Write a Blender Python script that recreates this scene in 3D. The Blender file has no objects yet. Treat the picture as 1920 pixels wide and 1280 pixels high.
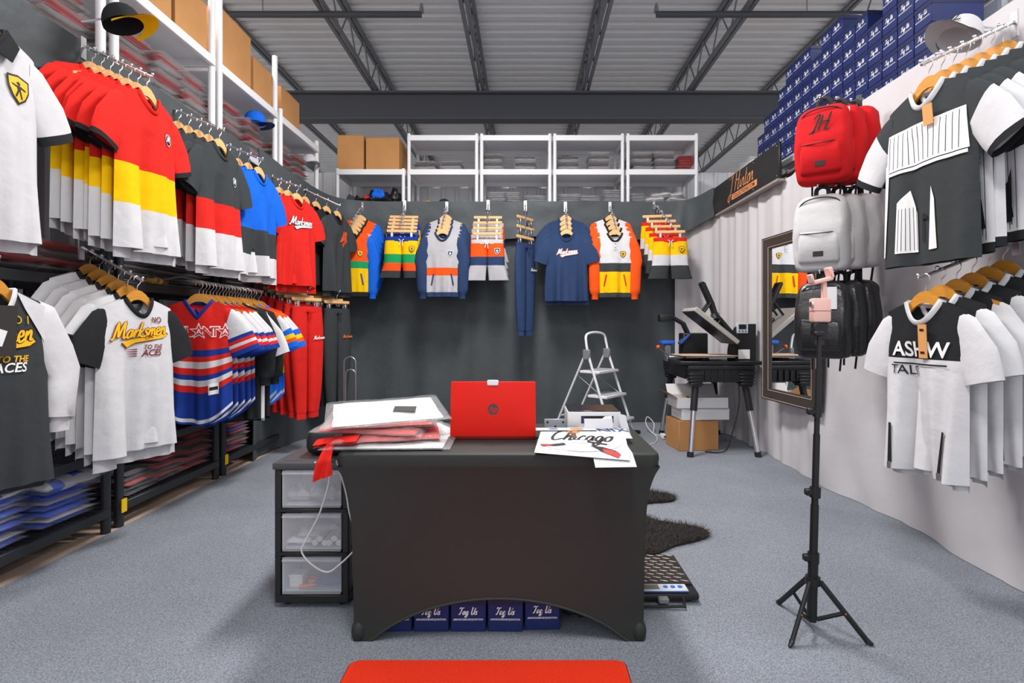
import bpy, bmesh, math, random
from mathutils import Vector, Matrix, noise
random.seed(11)
scene = bpy.context.scene
COL = scene.collection
PI = math.pi

# ------------------------------------------------------------------ camera, world, lights, exposure
CAM_H = 1.22
F_PX, VPX, VPY = 1000.0, 985.0, 610.0
cam = bpy.data.cameras.new('camera')
cam.sensor_width = 36.0
cam.lens = F_PX / 1920 * 36.0
cam.shift_x = -(VPX - 960) / 1920
cam.shift_y = (VPY - 640) / 1920
cam.clip_start = 0.05
camo = bpy.data.objects.new('camera', cam)
camo.location = (0, 0, CAM_H)
camo.rotation_euler = (PI / 2, 0, 0)
COL.objects.link(camo)
scene.camera = camo

world = bpy.data.worlds.new('world')
scene.world = world
world.use_nodes = True
world.node_tree.nodes['Background'].inputs[0].default_value = (0.93, 0.96, 1.0, 1)
world.node_tree.nodes['Background'].inputs[1].default_value = 0.85

LAMPS = [(-0.1, 3.9, 118), (0.15, 0.4, 62), (-2.9, 1.2, 22), (3.3, 1.2, 22), (-3.0, 4.3, 26), (3.2, 4.3, 26)]

scene.view_settings.view_transform = 'Standard'
scene.view_settings.look = 'None'
scene.view_settings.gamma = 1.0
scene.view_settings.use_curve_mapping = False
scene.view_settings.exposure = 0.68

# ------------------------------------------------------------------ helpers
def P(x, y, d):
    """metres for a photograph position at the distance d (setting-out aid)"""
    return Vector(((x - VPX) * d / F_PX, d, CAM_H - (y - VPY) * d / F_PX))

def srgb(r, g, b):
    def f(c):
        c /= 255.0
        return c / 12.92 if c <= 0.04045 else ((c + 0.055) / 1.055) ** 2.4
    return (f(r), f(g), f(b), 1)

MATS = {}
def mat(name, col, rough=0.8, metal=0.0, vary=0.0, vscale=6.0, bump=0.0, bscale=200.0, spec=0.4, bdist=0.002, stretch=None):
    if name in MATS:
        return MATS[name]
    m = bpy.data.materials.new(name)
    m.use_nodes = True
    nt = m.node_tree
    b = nt.nodes['Principled BSDF']
    c = srgb(*col)
    b.inputs['Base Color'].default_value = c
    b.inputs['Roughness'].default_value = rough
    b.inputs['Metallic'].default_value = metal
    b.inputs['Specular IOR Level'].default_value = spec
    tc = nt.nodes.new('ShaderNodeTexCoord')
    src = tc.outputs['Object']
    if stretch:
        mp = nt.nodes.new('ShaderNodeMapping')
        mp.inputs['Scale'].default_value = stretch
        nt.links.new(src, mp.inputs['Vector'])
        src = mp.outputs['Vector']
    if vary:
        n = nt.nodes.new('ShaderNodeTexNoise')
        n.inputs['Scale'].default_value = vscale
        n.inputs['Detail'].default_value = 4
        nt.links.new(src, n.inputs['Vector'])
        r = nt.nodes.new('ShaderNodeValToRGB')
        r.color_ramp.elements[0].position = 0.3
        r.color_ramp.elements[1].position = 0.7
        r.color_ramp.elements[0].color = [max(0, v * (1 - vary)) for v in c[:3]] + [1]
        r.color_ramp.elements[1].color = [min(1, v * (1 + vary)) for v in c[:3]] + [1]
        nt.links.new(n.outputs['Fac'], r.inputs['Fac'])
        nt.links.new(r.outputs['Color'], b.inputs['Base Color'])
    if bump:
        n2 = nt.nodes.new('ShaderNodeTexNoise')
        n2.inputs['Scale'].default_value = bscale
        n2.inputs['Detail'].default_value = 3
        nt.links.new(src, n2.inputs['Vector'])
        bp = nt.nodes.new('ShaderNodeBump')
        bp.inputs['Strength'].default_value = bump
        bp.inputs['Distance'].default_value = bdist
        nt.links.new(n2.outputs['Fac'], bp.inputs['Height'])
        nt.links.new(bp.outputs['Normal'], b.inputs['Normal'])
    MATS[name] = m
    return m

def cloth(name, col, rough=0.9):
    return mat('cloth ' + name, col, rough, vary=0.05, vscale=9, bump=0.4, bscale=22, spec=0.15, bdist=0.008)

def glass_like(name, tint, alpha, rough, diffuse=0.0, bump=0.0, bscale=30):
    """clear or frosted film: part see-through, part gloss, part white haze"""
    if name in MATS:
        return MATS[name]
    m = bpy.data.materials.new(name)
    m.use_nodes = True
    nt = m.node_tree
    nt.nodes.remove(nt.nodes['Principled BSDF'])
    out = nt.nodes['Material Output']
    tr = nt.nodes.new('ShaderNodeBsdfTransparent')
    gl = nt.nodes.new('ShaderNodeBsdfPrincipled')
    gl.inputs['Base Color'].default_value = srgb(*tint)
    gl.inputs['Roughness'].default_value = rough
    gl.inputs['Specular IOR Level'].default_value = 0.9
    mx = nt.nodes.new('ShaderNodeMixShader')
    mx.inputs[0].default_value = alpha
    nt.links.new(tr.outputs[0], mx.inputs[1])
    nt.links.new(gl.outputs[0], mx.inputs[2])
    nt.links.new(mx.outputs[0], out.inputs['Surface'])
    if bump:
        tc = nt.nodes.new('ShaderNodeTexCoord')
        n2 = nt.nodes.new('ShaderNodeTexNoise')
        n2.inputs['Scale'].default_value = bscale
        n2.inputs['Detail'].default_value = 3
        nt.links.new(tc.outputs['Object'], n2.inputs['Vector'])
        bp = nt.nodes.new('ShaderNodeBump')
        bp.inputs['Strength'].default_value = bump
        bp.inputs['Distance'].default_value = 0.02
        nt.links.new(n2.outputs['Fac'], bp.inputs['Height'])
        nt.links.new(bp.outputs['Normal'], gl.inputs['Normal'])
    MATS[name] = m
    return m

def spline(pts, n=6):
    """Catmull-Rom through the points"""
    pts = [Vector(p) for p in pts]
    if len(pts) < 3:
        return pts
    q = [pts[0] * 2 - pts[1]] + pts + [pts[-1] * 2 - pts[-2]]
    out = []
    for i in range(1, len(q) - 2):
        a, b, c, d = q[i - 1], q[i], q[i + 1], q[i + 2]
        for k in range(n):
            t = k / n
            out.append(0.5 * (2 * b + (c - a) * t + (2 * a - 5 * b + 4 * c - d) * t * t + (3 * b - a - 3 * c + d) * t ** 3))
    out.append(pts[-1])
    return out

CH = {}
class MB:
    def __init__(s):
        s.v, s.f, s.m, s.k = [], [], [], 0
    def add(s, vs, fs, k=None):
        o = len(s.v)
        s.v += [tuple(p) for p in vs]
        s.f += [tuple(i + o for i in f) for f in fs]
        s.m += [s.k if k is None else k] * len(fs)
        return s
    def box(s, x0, y0, z0, x1, y1, z1, k=None):
        vs = [(x, y, z) for z in (z0, z1) for y in (y0, y1) for x in (x0, x1)]
        return s.add(vs, [(0, 2, 3, 1), (4, 5, 7, 6), (0, 1, 5, 4), (2, 6, 7, 3), (0, 4, 6, 2), (1, 3, 7, 5)], k)
    def rbox(s, x0, y0, z0, x1, y1, z1, r=0.01, seg=2, k=None):
        bm = bmesh.new()
        bmesh.ops.create_cube(bm, size=1)
        for v in bm.verts:
            v.co = ((x0 + x1) / 2 + v.co.x * (x1 - x0), (y0 + y1) / 2 + v.co.y * (y1 - y0), (z0 + z1) / 2 + v.co.z * (z1 - z0))
        bmesh.ops.bevel(bm, geom=bm.edges[:], offset=r, segments=seg, affect='EDGES', profile=0.5)
        bm.verts.index_update()
        s.add([v.co.copy() for v in bm.verts], [[v.index for v in f.verts] for f in bm.faces], k)
        bm.free()
        return s
    def grid(s, fn, nu, nv, k=None, kf=None):
        vs = [fn(i / nu, j / nv) for j in range(nv + 1) for i in range(nu + 1)]
        fs, o = [], nu + 1
        b0 = len(s.m)
        for j in range(nv):
            for i in range(nu):
                fs.append((j * o + i, j * o + i + 1, (j + 1) * o + i + 1, (j + 1) * o + i))
        s.add(vs, fs, k)
        if kf:
            for j in range(nv):
                for i in range(nu):
                    s.m[b0 + j * nu + i] = kf((i + .5) / nu, (j + .5) / nv)
        return s
    def loft(s, rings, caps=True, k=None, kr=None):
        n = len(rings[0])
        vs = [p for r in rings for p in r]
        fs, ms = [], []
        for j in range(len(rings) - 1):
            for i in range(n):
                fs.append((j * n + i, j * n + (i + 1) % n, (j + 1) * n + (i + 1) % n, (j + 1) * n + i))
                ms.append(kr[j] if kr else (s.k if k is None else k))
        if caps:
            fs += [tuple(range(n))[::-1], tuple((len(rings) - 1) * n + i for i in range(n))]
            ms += [ms[0], ms[-1]]
        o = len(s.v)
        s.v += [tuple(p) for p in vs]
        s.f += [tuple(i + o for i in f) for f in fs]
        s.m += ms
        return s
    def tube(s, pts, r, n=8, caps=True, k=None, flat=1.0):
        pts = [Vector(p) for p in pts]
        rings, up = [], None
        for i, p in enumerate(pts):
            t = (pts[min(i + 1, len(pts) - 1)] - pts[max(i - 1, 0)])
            if t.length < 1e-9:
                t = Vector((0, 0, 1))
            t.normalize()
            if up is None:
                up = Vector((0, 0, 1)) if abs(t.z) < 0.9 else Vector((1, 0, 0))
            a = t.cross(up)
            if a.length < 1e-6:
                a = t.orthogonal()
            a.normalize()
            up = a.cross(t).normalized()
            rr = r[i] if isinstance(r, (list, tuple)) else r
            rings.append([p + a * rr * math.cos(2 * PI * q / n) + up * rr * flat * math.sin(2 * PI * q / n) for q in range(n)])
        return s.loft(rings, caps, k)
    def prism(s, outline, d0, d1, axis='y', k=None):
        n = len(outline)
        def pt(a, b, d):
            return {'y': (a, d, b), 'x': (d, a, b), 'z': (a, b, d)}[axis]
        vs = [pt(a, b, d0) for a, b in outline] + [pt(a, b, d1) for a, b in outline]
        fs = [tuple(range(n)), tuple(range(n, 2 * n))[::-1]] + [(i, i + n, (i + 1) % n + n, (i + 1) % n) for i in range(n)]
        return s.add(vs, fs, k)
    def ball(s, c, r, nu=10, nv=6, k=None):
        c = Vector(c)
        r = Vector(r) if not isinstance(r, (int, float)) else Vector((r, r, r))
        rings = []
        for j in range(nv + 1):
            a = -PI / 2 + PI * j / nv
            a = max(-PI / 2 + .02, min(PI / 2 - .02, a))
            rings.append([(c.x + r.x * math.cos(a) * math.cos(2 * PI * i / nu), c.y + r.y * math.cos(a) * math.sin(2 * PI * i / nu), c.z + r.z * math.sin(a)) for i in range(nu)])
        return s.loft(rings, True, k)
    def mesh(s, name, mats, smooth=True, angle=0.7):
        me = bpy.data.meshes.new(name)
        me.from_pydata(s.v, [], s.f)
        ms = mats if isinstance(mats, (list, tuple)) else [mats]
        for m in ms:
            me.materials.append(m)
        if len(ms) > 1:
            me.polygons.foreach_set('material_index', s.m)
        bm = bmesh.new(); bm.from_mesh(me)
        if len(bm.faces) < 3000:
            bmesh.ops.recalc_face_normals(bm, faces=bm.faces[:])
        bm.to_mesh(me); bm.free()
        if smooth:
            me.polygons.foreach_set('use_smooth', [True] * len(me.polygons))
            me.set_sharp_from_angle(angle=angle)
        me.update()
        return me
    def build(s, name, mats, parent=None, smooth=True, loc=None, rot=None, angle=0.7):
        return put(name, s.mesh(name, mats, smooth, angle), parent, loc, rot)

def put(name, me, parent=None, loc=None, rot=None):
    o = bpy.data.objects.new(name, me)
    COL.objects.link(o)
    if parent is not None:
        o.parent = parent
        CH.setdefault(parent.name, []).append(o)
    if loc is not None:
        o.location = loc
    if rot is not None:
        o.rotation_euler = rot
    return o

def tag(o, label, cat, group=None):
    o['label'] = label
    o['category'] = cat
    if group:
        o['group'] = group
    return o

def thing(name, label, cat, loc=(0, 0, 0), rz=0.0, group=None):
    o = put(name, None, None, loc, (0, 0, rz))
    o.empty_display_size = 0.05
    return tag(o, label, cat, group)

def struct(o):
    o['kind'] = 'structure'
    return o

def copytree(o, parent=None):
    c = o.copy()
    COL.objects.link(c)
    if parent is not None:
        c.parent = parent
        CH.setdefault(parent.name, []).append(c)
    for ch in CH.get(o.name, []):
        copytree(ch, c)
    return c

ORD = ['frontmost', 'second', 'third', 'fourth', 'fifth', 'sixth', 'seventh', 'eighth', 'ninth', 'tenth', 'eleventh', 'twelfth', 'thirteenth', 'fourteenth', 'fifteenth', 'sixteenth', 'seventeenth', 'eighteenth', 'nineteenth', 'twentieth']
def nth(i, first='frontmost', tail=' from the front'):
    return first if i == 0 else ORD[i] + tail
ORD1 = ['first'] + ORD[1:]

# ------------------------------------------------------------------ lettering
STROKES = {
 'M': (.86, [[(-.06, .06), (.05, .0), (.12, .5), (.2, 1), (.28, .5), (.34, .12), (.48, .62), (.62, 1), (.64, .5), (.68, .04), (.84, .1)]]),
 'a': (.42, [[(.3, .42), (.15, .46), (.03, .2), (.12, 0), (.26, .12), (.31, .44), (.31, .08), (.42, .06)]]),
 'r': (.32, [[(0, .08), (.06, .44), (.1, .2), (.09, 0)], [(.09, .2), (.17, .42), (.3, .42)]]),
 'k': (.38, [[(.06, .95), (.05, .5), (.04, 0)], [(.3, .46), (.08, .2), (.3, 0), (.38, .05)]]),
 's': (.32, [[(.28, .4), (.14, .47), (.06, .34), (.2, .2), (.22, .06), (.08, 0), (-.02, .07)]]),
 'm': (.6, [[(.02, 0), (.06, .45), (.08, .25), (.2, .45), (.25, .3), (.26, 0)], [(.27, .25), (.4, .45), (.46, .3), (.47, .04), (.6, .08)]]),
 'e': (.38, [[(.03, .2), (.26, .26), (.24, .44), (.1, .44), (.03, .2), (.12, 0), (.26, .02), (.38, .12)]]),
 'n': (.42, [[(.02, 0), (.06, .45), (.08, .25), (.2, .45), (.28, .35), (.29, .04), (.42, .08)]]),
 'i': (.22, [[(.04, .44), (.06, .1), (.22, .07)], [(.06, .62), (.07, .66)]]),
 't': (.3, [[(.12, .85), (.08, .3), (.1, .03), (.28, .07)], [(-.02, .5), (.26, .54)]]),
 'o': (.38, [[(.18, .45), (.04, .3), (.08, .02), (.26, .05), (.32, .32), (.18, .45), (.38, .42)]]),
 'c': (.34, [[(.28, .38), (.16, .46), (.03, .2), (.12, 0), (.34, .09)]]),
 'h': (.42, [[(.1, 1), (.06, .5), (.03, 0)], [(.06, .2), (.2, .45), (.28, .33), (.28, .04), (.42, .08)]]),
 'g': (.42, [[(.3, .42), (.15, .46), (.03, .22), (.12, .02), (.26, .12), (.31, .42), (.3, -.2), (.18, -.38), (.04, -.28), (.2, -.08), (.42, .08)]]),
 'J': (.5, [[(.1, .78), (.3, 1.02), (.42, .98), (.36, .4), (.24, -.3), (.08, -.42), (-.04, -.28), (.12, -.1), (.4, .05)]]),
 'H': (.7, [[(.08, 1), (.1, .5), (.05, 0)], [(.0, .46), (.3, .55), (.62, .5)], [(.56, 1.1), (.5, .5), (.46, .02), (.7, .08)]]),
 'C': (.62, [[(.56, .82), (.42, 1), (.14, .78), (.06, .3), (.22, 0), (.62, .18)]]),
 'T': (.58, [[(.02, .8), (.12, .98), (.35, .9), (.62, .98)], [(.36, .92), (.3, .4), (.2, .02), (.06, .08)]]),
 'U': (.64, [[(.04, .9), (.14, .98), (.1, .3), (.22, .0), (.42, .2), (.52, .95), (.5, .2), (.64, .06)]]),
 'f': (.3, [[(.3, .8), (.2, .98), (.14, .6), (.08, -.2), (.02, -.36)], [(-.02, .44), (.26, .48)]]),
 'l': (.22, [[(.1, .95), (.05, .3), (.08, .03), (.22, .08)]]),
 ' ': (.3, []),
}
def script_ribbons(text, size, width, slant=0.28, rise=0.0):
    """brush script: flat ribbons (verts2d, faces), centred on the origin"""
    vs, fs, x = [], [], 0.0
    for ch in text:
        adv, strokes = STROKES[ch]
        for st in strokes:
            pts = spline([(a, b, 0) for a, b in st], 4)
            n = len(pts)
            base = len(vs)
            for i, p in enumerate(pts):
                t = pts[min(i + 1, n - 1)] - pts[max(i - 1, 0)]
                t = Vector((t.x, t.y)).normalized() if t.length > 1e-9 else Vector((1, 0))
                w = width * (0.75 + 0.35 * abs(t.y)) * (0.6 if i in (0, n - 1) else 1)
                nx, ny = -t.y * w, t.x * w
                for sg in (1, -1):
                    px, py = x + p.x + sg * nx, p.y + sg * ny
                    vs.append((px + slant * py, py + rise * px))
            for i in range(n - 1):
                a = base + i * 2
                fs.append((a, a + 1, a + 3, a + 2))
        x += adv
    cx = x / 2
    return [((a - cx - slant * .3) * size, (b - .3 - rise * cx) * size) for a, b in vs], fs

TXT = {}
def block_text(text, size, bold=0.0, shear=0.0):
    key = (text, bold, shear)
    if key not in TXT:
        cu = bpy.data.curves.new('lettering', 'FONT')
        cu.body = text
        cu.align_x = 'CENTER'; cu.align_y = 'CENTER'
        cu.size = 1.0; cu.shear = shear; cu.offset = bold
        cu.resolution_u = 3
        o = bpy.data.objects.new('lettering', cu)
        COL.objects.link(o)
        me = bpy.data.meshes.new_from_object(o)
        TXT[key] = ([(v.co.x, v.co.y) for v in me.vertices], [tuple(p.vertices) for p in me.polygons])
        bpy.data.objects.remove(o); bpy.data.curves.remove(cu); bpy.data.meshes.remove(me)
    v, f = TXT[key]
    return [(a * size, b * size) for a, b in v], f

def shape2(pts):
    return list(pts), [tuple(range(len(pts)))]

def ellipse2(cx, cy, rx, ry, n=16):
    return shape2([(cx + rx * math.cos(2 * PI * i / n), cy + ry * math.sin(2 * PI * i / n)) for i in range(n)])

def moved(vf, dx, dy, rot=0.0, sc=1.0):
    c, s_ = math.cos(rot), math.sin(rot)
    return [((a * c - b * s_) * sc + dx, (a * s_ + b * c) * sc + dy) for a, b in vf[0]], vf[1]

def finer(vf, mx=.014):
    """cut a flat shape into small triangles so that it can follow folds"""
    if not any(max(abs(vf[0][f[i]][0] - vf[0][f[i - 1]][0]), abs(vf[0][f[i]][1] - vf[0][f[i - 1]][1])) > mx for f in vf[1] for i in range(len(f))):
        return vf
    bm = bmesh.new()
    vv = [bm.verts.new((a, b, 0)) for a, b in vf[0]]
    for f in vf[1]:
        try:
            bm.faces.new([vv[i] for i in f])
        except ValueError:
            pass
    bmesh.ops.triangulate(bm, faces=bm.faces[:])
    for _ in range(6):
        es = [e for e in bm.edges if e.calc_length() > mx]
        if not es or len(bm.faces) > 6000:
            break
        bmesh.ops.subdivide_edges(bm, edges=es, cuts=1)
        bmesh.ops.triangulate(bm, faces=[f for f in bm.faces if len(f.verts) > 3])
    bm.verts.index_update()
    r = [(v.co.x, v.co.y) for v in bm.verts], [tuple(v.index for v in f.verts) for f in bm.faces]
    bm.free()
    return r

def flat_print(name, layers, mats, fn, parent, loc=None, rot=None):
    fine = getattr(fn, '__self__', None) is not None
    """layers: list of (verts2d, faces, mat index, lift); fn(a, b, lift) gives the 3D point"""
    mb = MB()
    for vf, k, lift in layers:
        if fine:
            vf = finer(vf)
        mb.add([fn(a, b, lift) for a, b in vf[0]], vf[1], k)
    me = bpy.data.meshes.new(name)
    me.from_pydata(mb.v, [], mb.f)
    for m in mats:
        me.materials.append(m)
    me.polygons.foreach_set('material_index', mb.m)
    me.update()
    return put(name, me, parent, loc, rot)

SHIELD = [(-.5, .45), (-.25, .5), (0, .56), (.25, .5), (.5, .45), (.48, 0), (.32, -.35), (0, -.6), (-.32, -.35), (-.48, 0)]
ARCHER = [[(-.12, .28), (0, .36), (.1, .26), (.02, .14)], [(-.12, .16), (.12, .16), (.08, -.08), (-.08, -.08)], [(-.36, .2), (-.1, .16), (-.1, .06), (-.34, .12)], [(.1, .16), (.36, .08), (.34, .0), (.1, .06)], [(-.08, -.06), (.02, -.06), (-.16, -.4), (-.24, -.36)], [(0, -.06), (.09, -.06), (.2, -.38), (.12, -.42)]]

# ------------------------------------------------------------------ colours
WHITE = cloth('white', (208, 208, 211)); WARMWHITE = cloth('off white', (192, 190, 192))
BLACK = cloth('black', (38, 40, 42)); CHAR = cloth('charcoal', (58, 62, 64)); RED = cloth('red', (214, 40, 34)); DKRED = cloth('deep red', (150, 34, 34))
YEL = cloth('yellow', (240, 190, 8)); GREEN = cloth('green', (28, 150, 88)); ORANGE = cloth('orange', (236, 84, 26)); BLUE = cloth('blue', (24, 100, 212))
NAVY = cloth('navy', (44, 62, 96)); RBLUE = cloth('royal blue', (30, 58, 140)); GREY = cloth('heather grey', (176, 176, 180)); LBLUE = cloth('light blue', (90, 150, 225))
MAROON = mat('maroon ink', (120, 28, 34), .7); GOLD = mat('gold ink', (240, 185, 20), .6); INKW = mat('white ink', (238, 238, 238), .6); INKK = mat('black ink', (24, 24, 26), .6)
INKR = mat('red ink', (205, 40, 34), .6); INKB = mat('blue ink', (36, 74, 140), .6); INKO = mat('orange ink', (235, 120, 40), .6); TAN = mat('tan tag card', (222, 160, 96), .7)
WOOD = mat('pale hanger wood', (226, 178, 118), .42, vary=.12, vscale=14, stretch=(1, 1, 8))
WOODY = mat('honey hanger wood', (206, 142, 54), .38, vary=.14, vscale=14, stretch=(1, 1, 8))
CHROME = mat('chrome', (222, 222, 225), .3, metal=1.0)
STEEL = mat('brushed steel', (170, 172, 175), .38, metal=.9)
BLKMETAL = mat('black powder coat', (42, 45, 48), .45, bump=.05, bscale=300)
BLKPLA = mat('black plastic', (30, 30, 32), .45)
GREYPLA = mat('grey plastic', (120, 122, 126), .5)
WHTMETAL = mat('white enamelled steel', (222, 223, 226), .45)
WHTPLA = mat('white plastic', (214, 214, 217), .4)
CARD = mat('cardboard', (178, 128, 78), .85, vary=.06, vscale=5, bump=.08, bscale=60)
PAPER = mat('paper', (212, 212, 215), .75)
FILM = glass_like('clear poly bag', (245, 245, 248), .13, .12, bump=.9, bscale=26)
CLEARPLA = glass_like('frosted drawer plastic', (230, 233, 238), .21, .35)
YTAG = mat('yellow sticker', (245, 200, 10), .55)
NAVYBOX = mat('navy box card', (22, 38, 96), .5, vary=.05)

# ------------------------------------------------------------------ the setting
def carpet_material():
    m = mat('grey carpet pile', (122, 131, 145), .95, spec=.1)
    nt = m.node_tree; b = nt.nodes['Principled BSDF']
    tc = nt.nodes.new('ShaderNodeTexCoord')
    n = nt.nodes.new('ShaderNodeTexNoise'); n.inputs['Scale'].default_value = 150; n.inputs['Detail'].default_value = 5; n.inputs['Roughness'].default_value = .8
    n2 = nt.nodes.new('ShaderNodeTexNoise'); n2.inputs['Scale'].default_value = 1.6; n2.inputs['Detail'].default_value = 4
    nt.links.new(tc.outputs['Object'], n.inputs['Vector']); nt.links.new(tc.outputs['Object'], n2.inputs['Vector'])
    r = nt.nodes.new('ShaderNodeValToRGB')
    r.color_ramp.elements[0].position = .34; r.color_ramp.elements[1].position = .66
    r.color_ramp.elements[0].color = srgb(94, 99, 108); r.color_ramp.elements[1].color = srgb(166, 172, 182)
    nt.links.new(n.outputs['Fac'], r.inputs['Fac'])
    r2 = nt.nodes.new('ShaderNodeValToRGB')
    r2.color_ramp.elements[0].position = .3; r2.color_ramp.elements[1].position = .7
    r2.color_ramp.elements[0].color = (.82, .82, .82, 1); r2.color_ramp.elements[1].color = (1, 1, 1, 1)
    nt.links.new(n2.outputs['Fac'], r2.inputs['Fac'])
    mx = nt.nodes.new('ShaderNodeMix'); mx.data_type = 'RGBA'; mx.blend_type = 'MULTIPLY'; mx.inputs[0].default_value = 1
    nt.links.new(r.outputs['Color'], mx.inputs[6]); nt.links.new(r2.outputs['Color'], mx.inputs[7])
    nt.links.new(mx.outputs[2], b.inputs['Base Color'])
    bp = nt.nodes.new('ShaderNodeBump'); bp.inputs['Strength'].default_value = .55; bp.inputs['Distance'].default_value = .006
    nt.links.new(n.outputs['Fac'], bp.inputs['Height']); nt.links.new(bp.outputs['Normal'], b.inputs['Normal'])
    return m

struct(MB().box(-9, -3, -.1, 9, 14, 0).build('floor', mat('tan concrete', (190, 166, 150), .8, vary=.12, vscale=4), smooth=False))
struct(MB().box(-2.43, -2.5, 0.0, 2.62, 6.9, .008).build('floor_carpet', carpet_material(), smooth=False))

def corrugated(x0, y0, x1, y1, z0, z1, pitch=.19, dep=.02, k=None):
    """upright ribbed sheet between two plan points, with a flat back"""
    a, b = Vector((x0, y0)), Vector((x1, y1))
    d = (b - a); L = d.length; d.normalize(); nrm = Vector((-d.y, d.x))
    prof, s_ = [], 0.0
    while s_ < L:
        for q, h in ((0, 0), (.62, 0), (.72, dep), (.9, dep)):
            if s_ + q * pitch < L:
                prof.append((s_ + q * pitch, h))
        s_ += pitch
    prof.append((L, 0))
    out = [a + d * s1 + nrm * h for s1, h in prof]
    out += [b - nrm * .04, a - nrm * .04]
    return MB().prism([(p.x, p.y) for p in out], z0, z1, 'z')

PANEL = mat('white ribbed wall panel', (206, 208, 212), .5)
struct(corrugated(-3.12, 7.45, -3.12, -2.5, 0, 3.3).build('wall_left', PANEL, smooth=False))
struct(corrugated(3.0, 7.45, -3.12, 7.45, 0, 3.35).build('wall_back', PANEL, smooth=False))
struct(corrugated(3.0, -2.5, 3.0, 7.45, 0, 3.3).build('wall_right', PANEL, smooth=False))
WH = mat('warehouse wall paint', (176, 180, 186), .8)
struct(MB().box(-9, 14, 0, 9, 14.2, 5.2).build('wall_far', WH, smooth=False))

# ceiling: ribbed steel deck, open web joists running away from the camera, a girder across
prof = []
y = -3.0
while y < 14.2:
    prof += [(y, 5.2), (y + .09, 5.2), (y + .11, 5.245), (y + .17, 5.245), (y + .19, 5.2)]
    y += .19
prof += [(14.2, 5.34), (-3, 5.34)]
DECK = mat('pale grey deck steel', (214, 217, 220), .55)
ceil = struct(MB().prism(prof, -9, 9, 'x').build('ceiling', DECK, smooth=False))
JST = mat('grey joist paint', (110, 114, 120), .6)
chord = MB()
for z in (4.72, 5.165):
    chord.box(-.055, -2.9, z, -.012, 13.9, z + .032).box(.012, -2.9, z, .055, 13.9, z + .032)
chord = chord.mesh('chord', JST, False)
web = MB().tube([(0, 0, 4.735), (0, .32, 5.18), (0, .64, 4.735)], .011, 6).mesh('web', JST)
for X in (-8.52, -6.95, -5.38, -3.81, -2.24, -.67, .9, 2.47, 4.04, 5.61, 7.18):
    j = put('joist', chord, ceil, (X, 0, 0))
    if -3 < X < 4.2:
        for q in range(22):
            put('web', web, j, (0, -.6 + q * .64, 0))
bm_ = MB()
bm_.box(-9, 7.9, 4.28, 9, 8.1, 4.31).box(-9, 7.9, 4.67, 9, 8.1, 4.7).box(-9, 7.985, 4.31, 9, 8.015, 4.67)
bm_.build('girder', mat('dark girder paint', (84, 86, 92), .6), ceil, smooth=False)
PIPE = mat('dark pipe paint', (70, 74, 80), .5)
def pipe(pts, r, label, head=None):
    t = thing('sprinkler_pipe', label, 'pipe', pts[0], 0, 'sprinkler pipes under the ceiling deck')
    o = Vector(pts[0])
    MB().tube([Vector(p) - o for p in pts], r, 10).build('pipe_run', PIPE, t)
    if head:
        h = Vector(head) - o
        MB().tube([h, h + Vector((0, 0, .06)), h + Vector((0, 0, .1))], [.03, .022, .012], 8).build('sprinkler_head', STEEL, t)
    for q in (.3, .7):
        p = (Vector(pts[0]).lerp(Vector(pts[1]), q)) - o
        MB().tube([p, Vector((p.x, p.y, 5.2 - o.z))], .006, 6).build('hanger_rod', STEEL, t)
pipe([(-7, 5.9, 4.66), (-1.15, 5.9, 4.66)], .035, 'sprinkler pipe ending left of centre under the ceiling', (-1.15, 5.9, 4.68))
pipe([(7, 5.9, 4.66), (1.45, 5.9, 4.66)], .035, 'sprinkler pipe ending right of centre under the ceiling', (1.45, 5.9, 4.68))
pipe([(-8, 4.95, 4.64), (8, 4.95, 4.64)], .045, 'long dark sprinkler main crossing the ceiling from side to side')

# ceiling lamps of the hall (above the picture), each housing carries its own light
for i, (x, y, w) in enumerate(LAMPS):
    t = thing('hall_lamp', 'long white strip lamp hung under the hall ceiling, ' + ORD1[i] + ' of six', 'lamp', (x, y, 4.5), 0, 'strip lamps under the hall ceiling')
    MB().rbox(-.18, -.62, .0, .18, .62, .08, .02).build('housing', WHTMETAL, t)
    MB().tube([(0, -.5, .08), (0, -.5, .7)], .006, 6).build('hanger_rod', STEEL, t)
    MB().tube([(0, .5, .08), (0, .5, .7)], .006, 6).build('hanger_rod', STEEL, t)
    em = mat('lamp diffuser', (255, 252, 245), .6)
    em.node_tree.nodes['Principled BSDF'].inputs['Emission Color'].default_value = (1, .97, .93, 1)
    em.node_tree.nodes['Principled BSDF'].inputs['Emission Strength'].default_value = 3.0
    MB().box(-.16, -.6, -.012, .16, .6, 0).build('diffuser', em, t, smooth=False)
    l = bpy.data.lights.new('tube_light', 'AREA')
    l.shape = 'RECTANGLE'; l.size = .5; l.size_y = 1.25; l.energy = w; l.color = (1, .97, .94)
    lo = bpy.data.objects.new('tube_light', l)
    COL.objects.link(lo); lo.parent = t; lo.location = (0, 0, -.03)

# ------------------------------------------------------------------ curtains
BCURT = mat('black curtain fabric', (73, 79, 82), .55, vary=.1, vscale=2.2, bump=.35, bscale=9, spec=.25, bdist=.02)
WCURT = mat('white curtain fabric', (202, 200, 203), .85, vary=.03, vscale=2, bump=.3, bscale=6, spec=.2, bdist=.02)
def path_point(path, s_):
    """point and normal on a plan polyline at length s_ (normal to the left of travel)"""
    for i in range(len(path) - 1):
        a, b = Vector(path[i]), Vector(path[i + 1])
        L = (b - a).length
        if s_ <= L or i == len(path) - 2:
            d = (b - a).normalized()
            return a + d * s_, Vector((-d.y, d.x))
        s_ -= L
def path_len(path):
    return sum((Vector(path[i + 1]) - Vector(path[i])).length for i in range(len(path) - 1))

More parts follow.
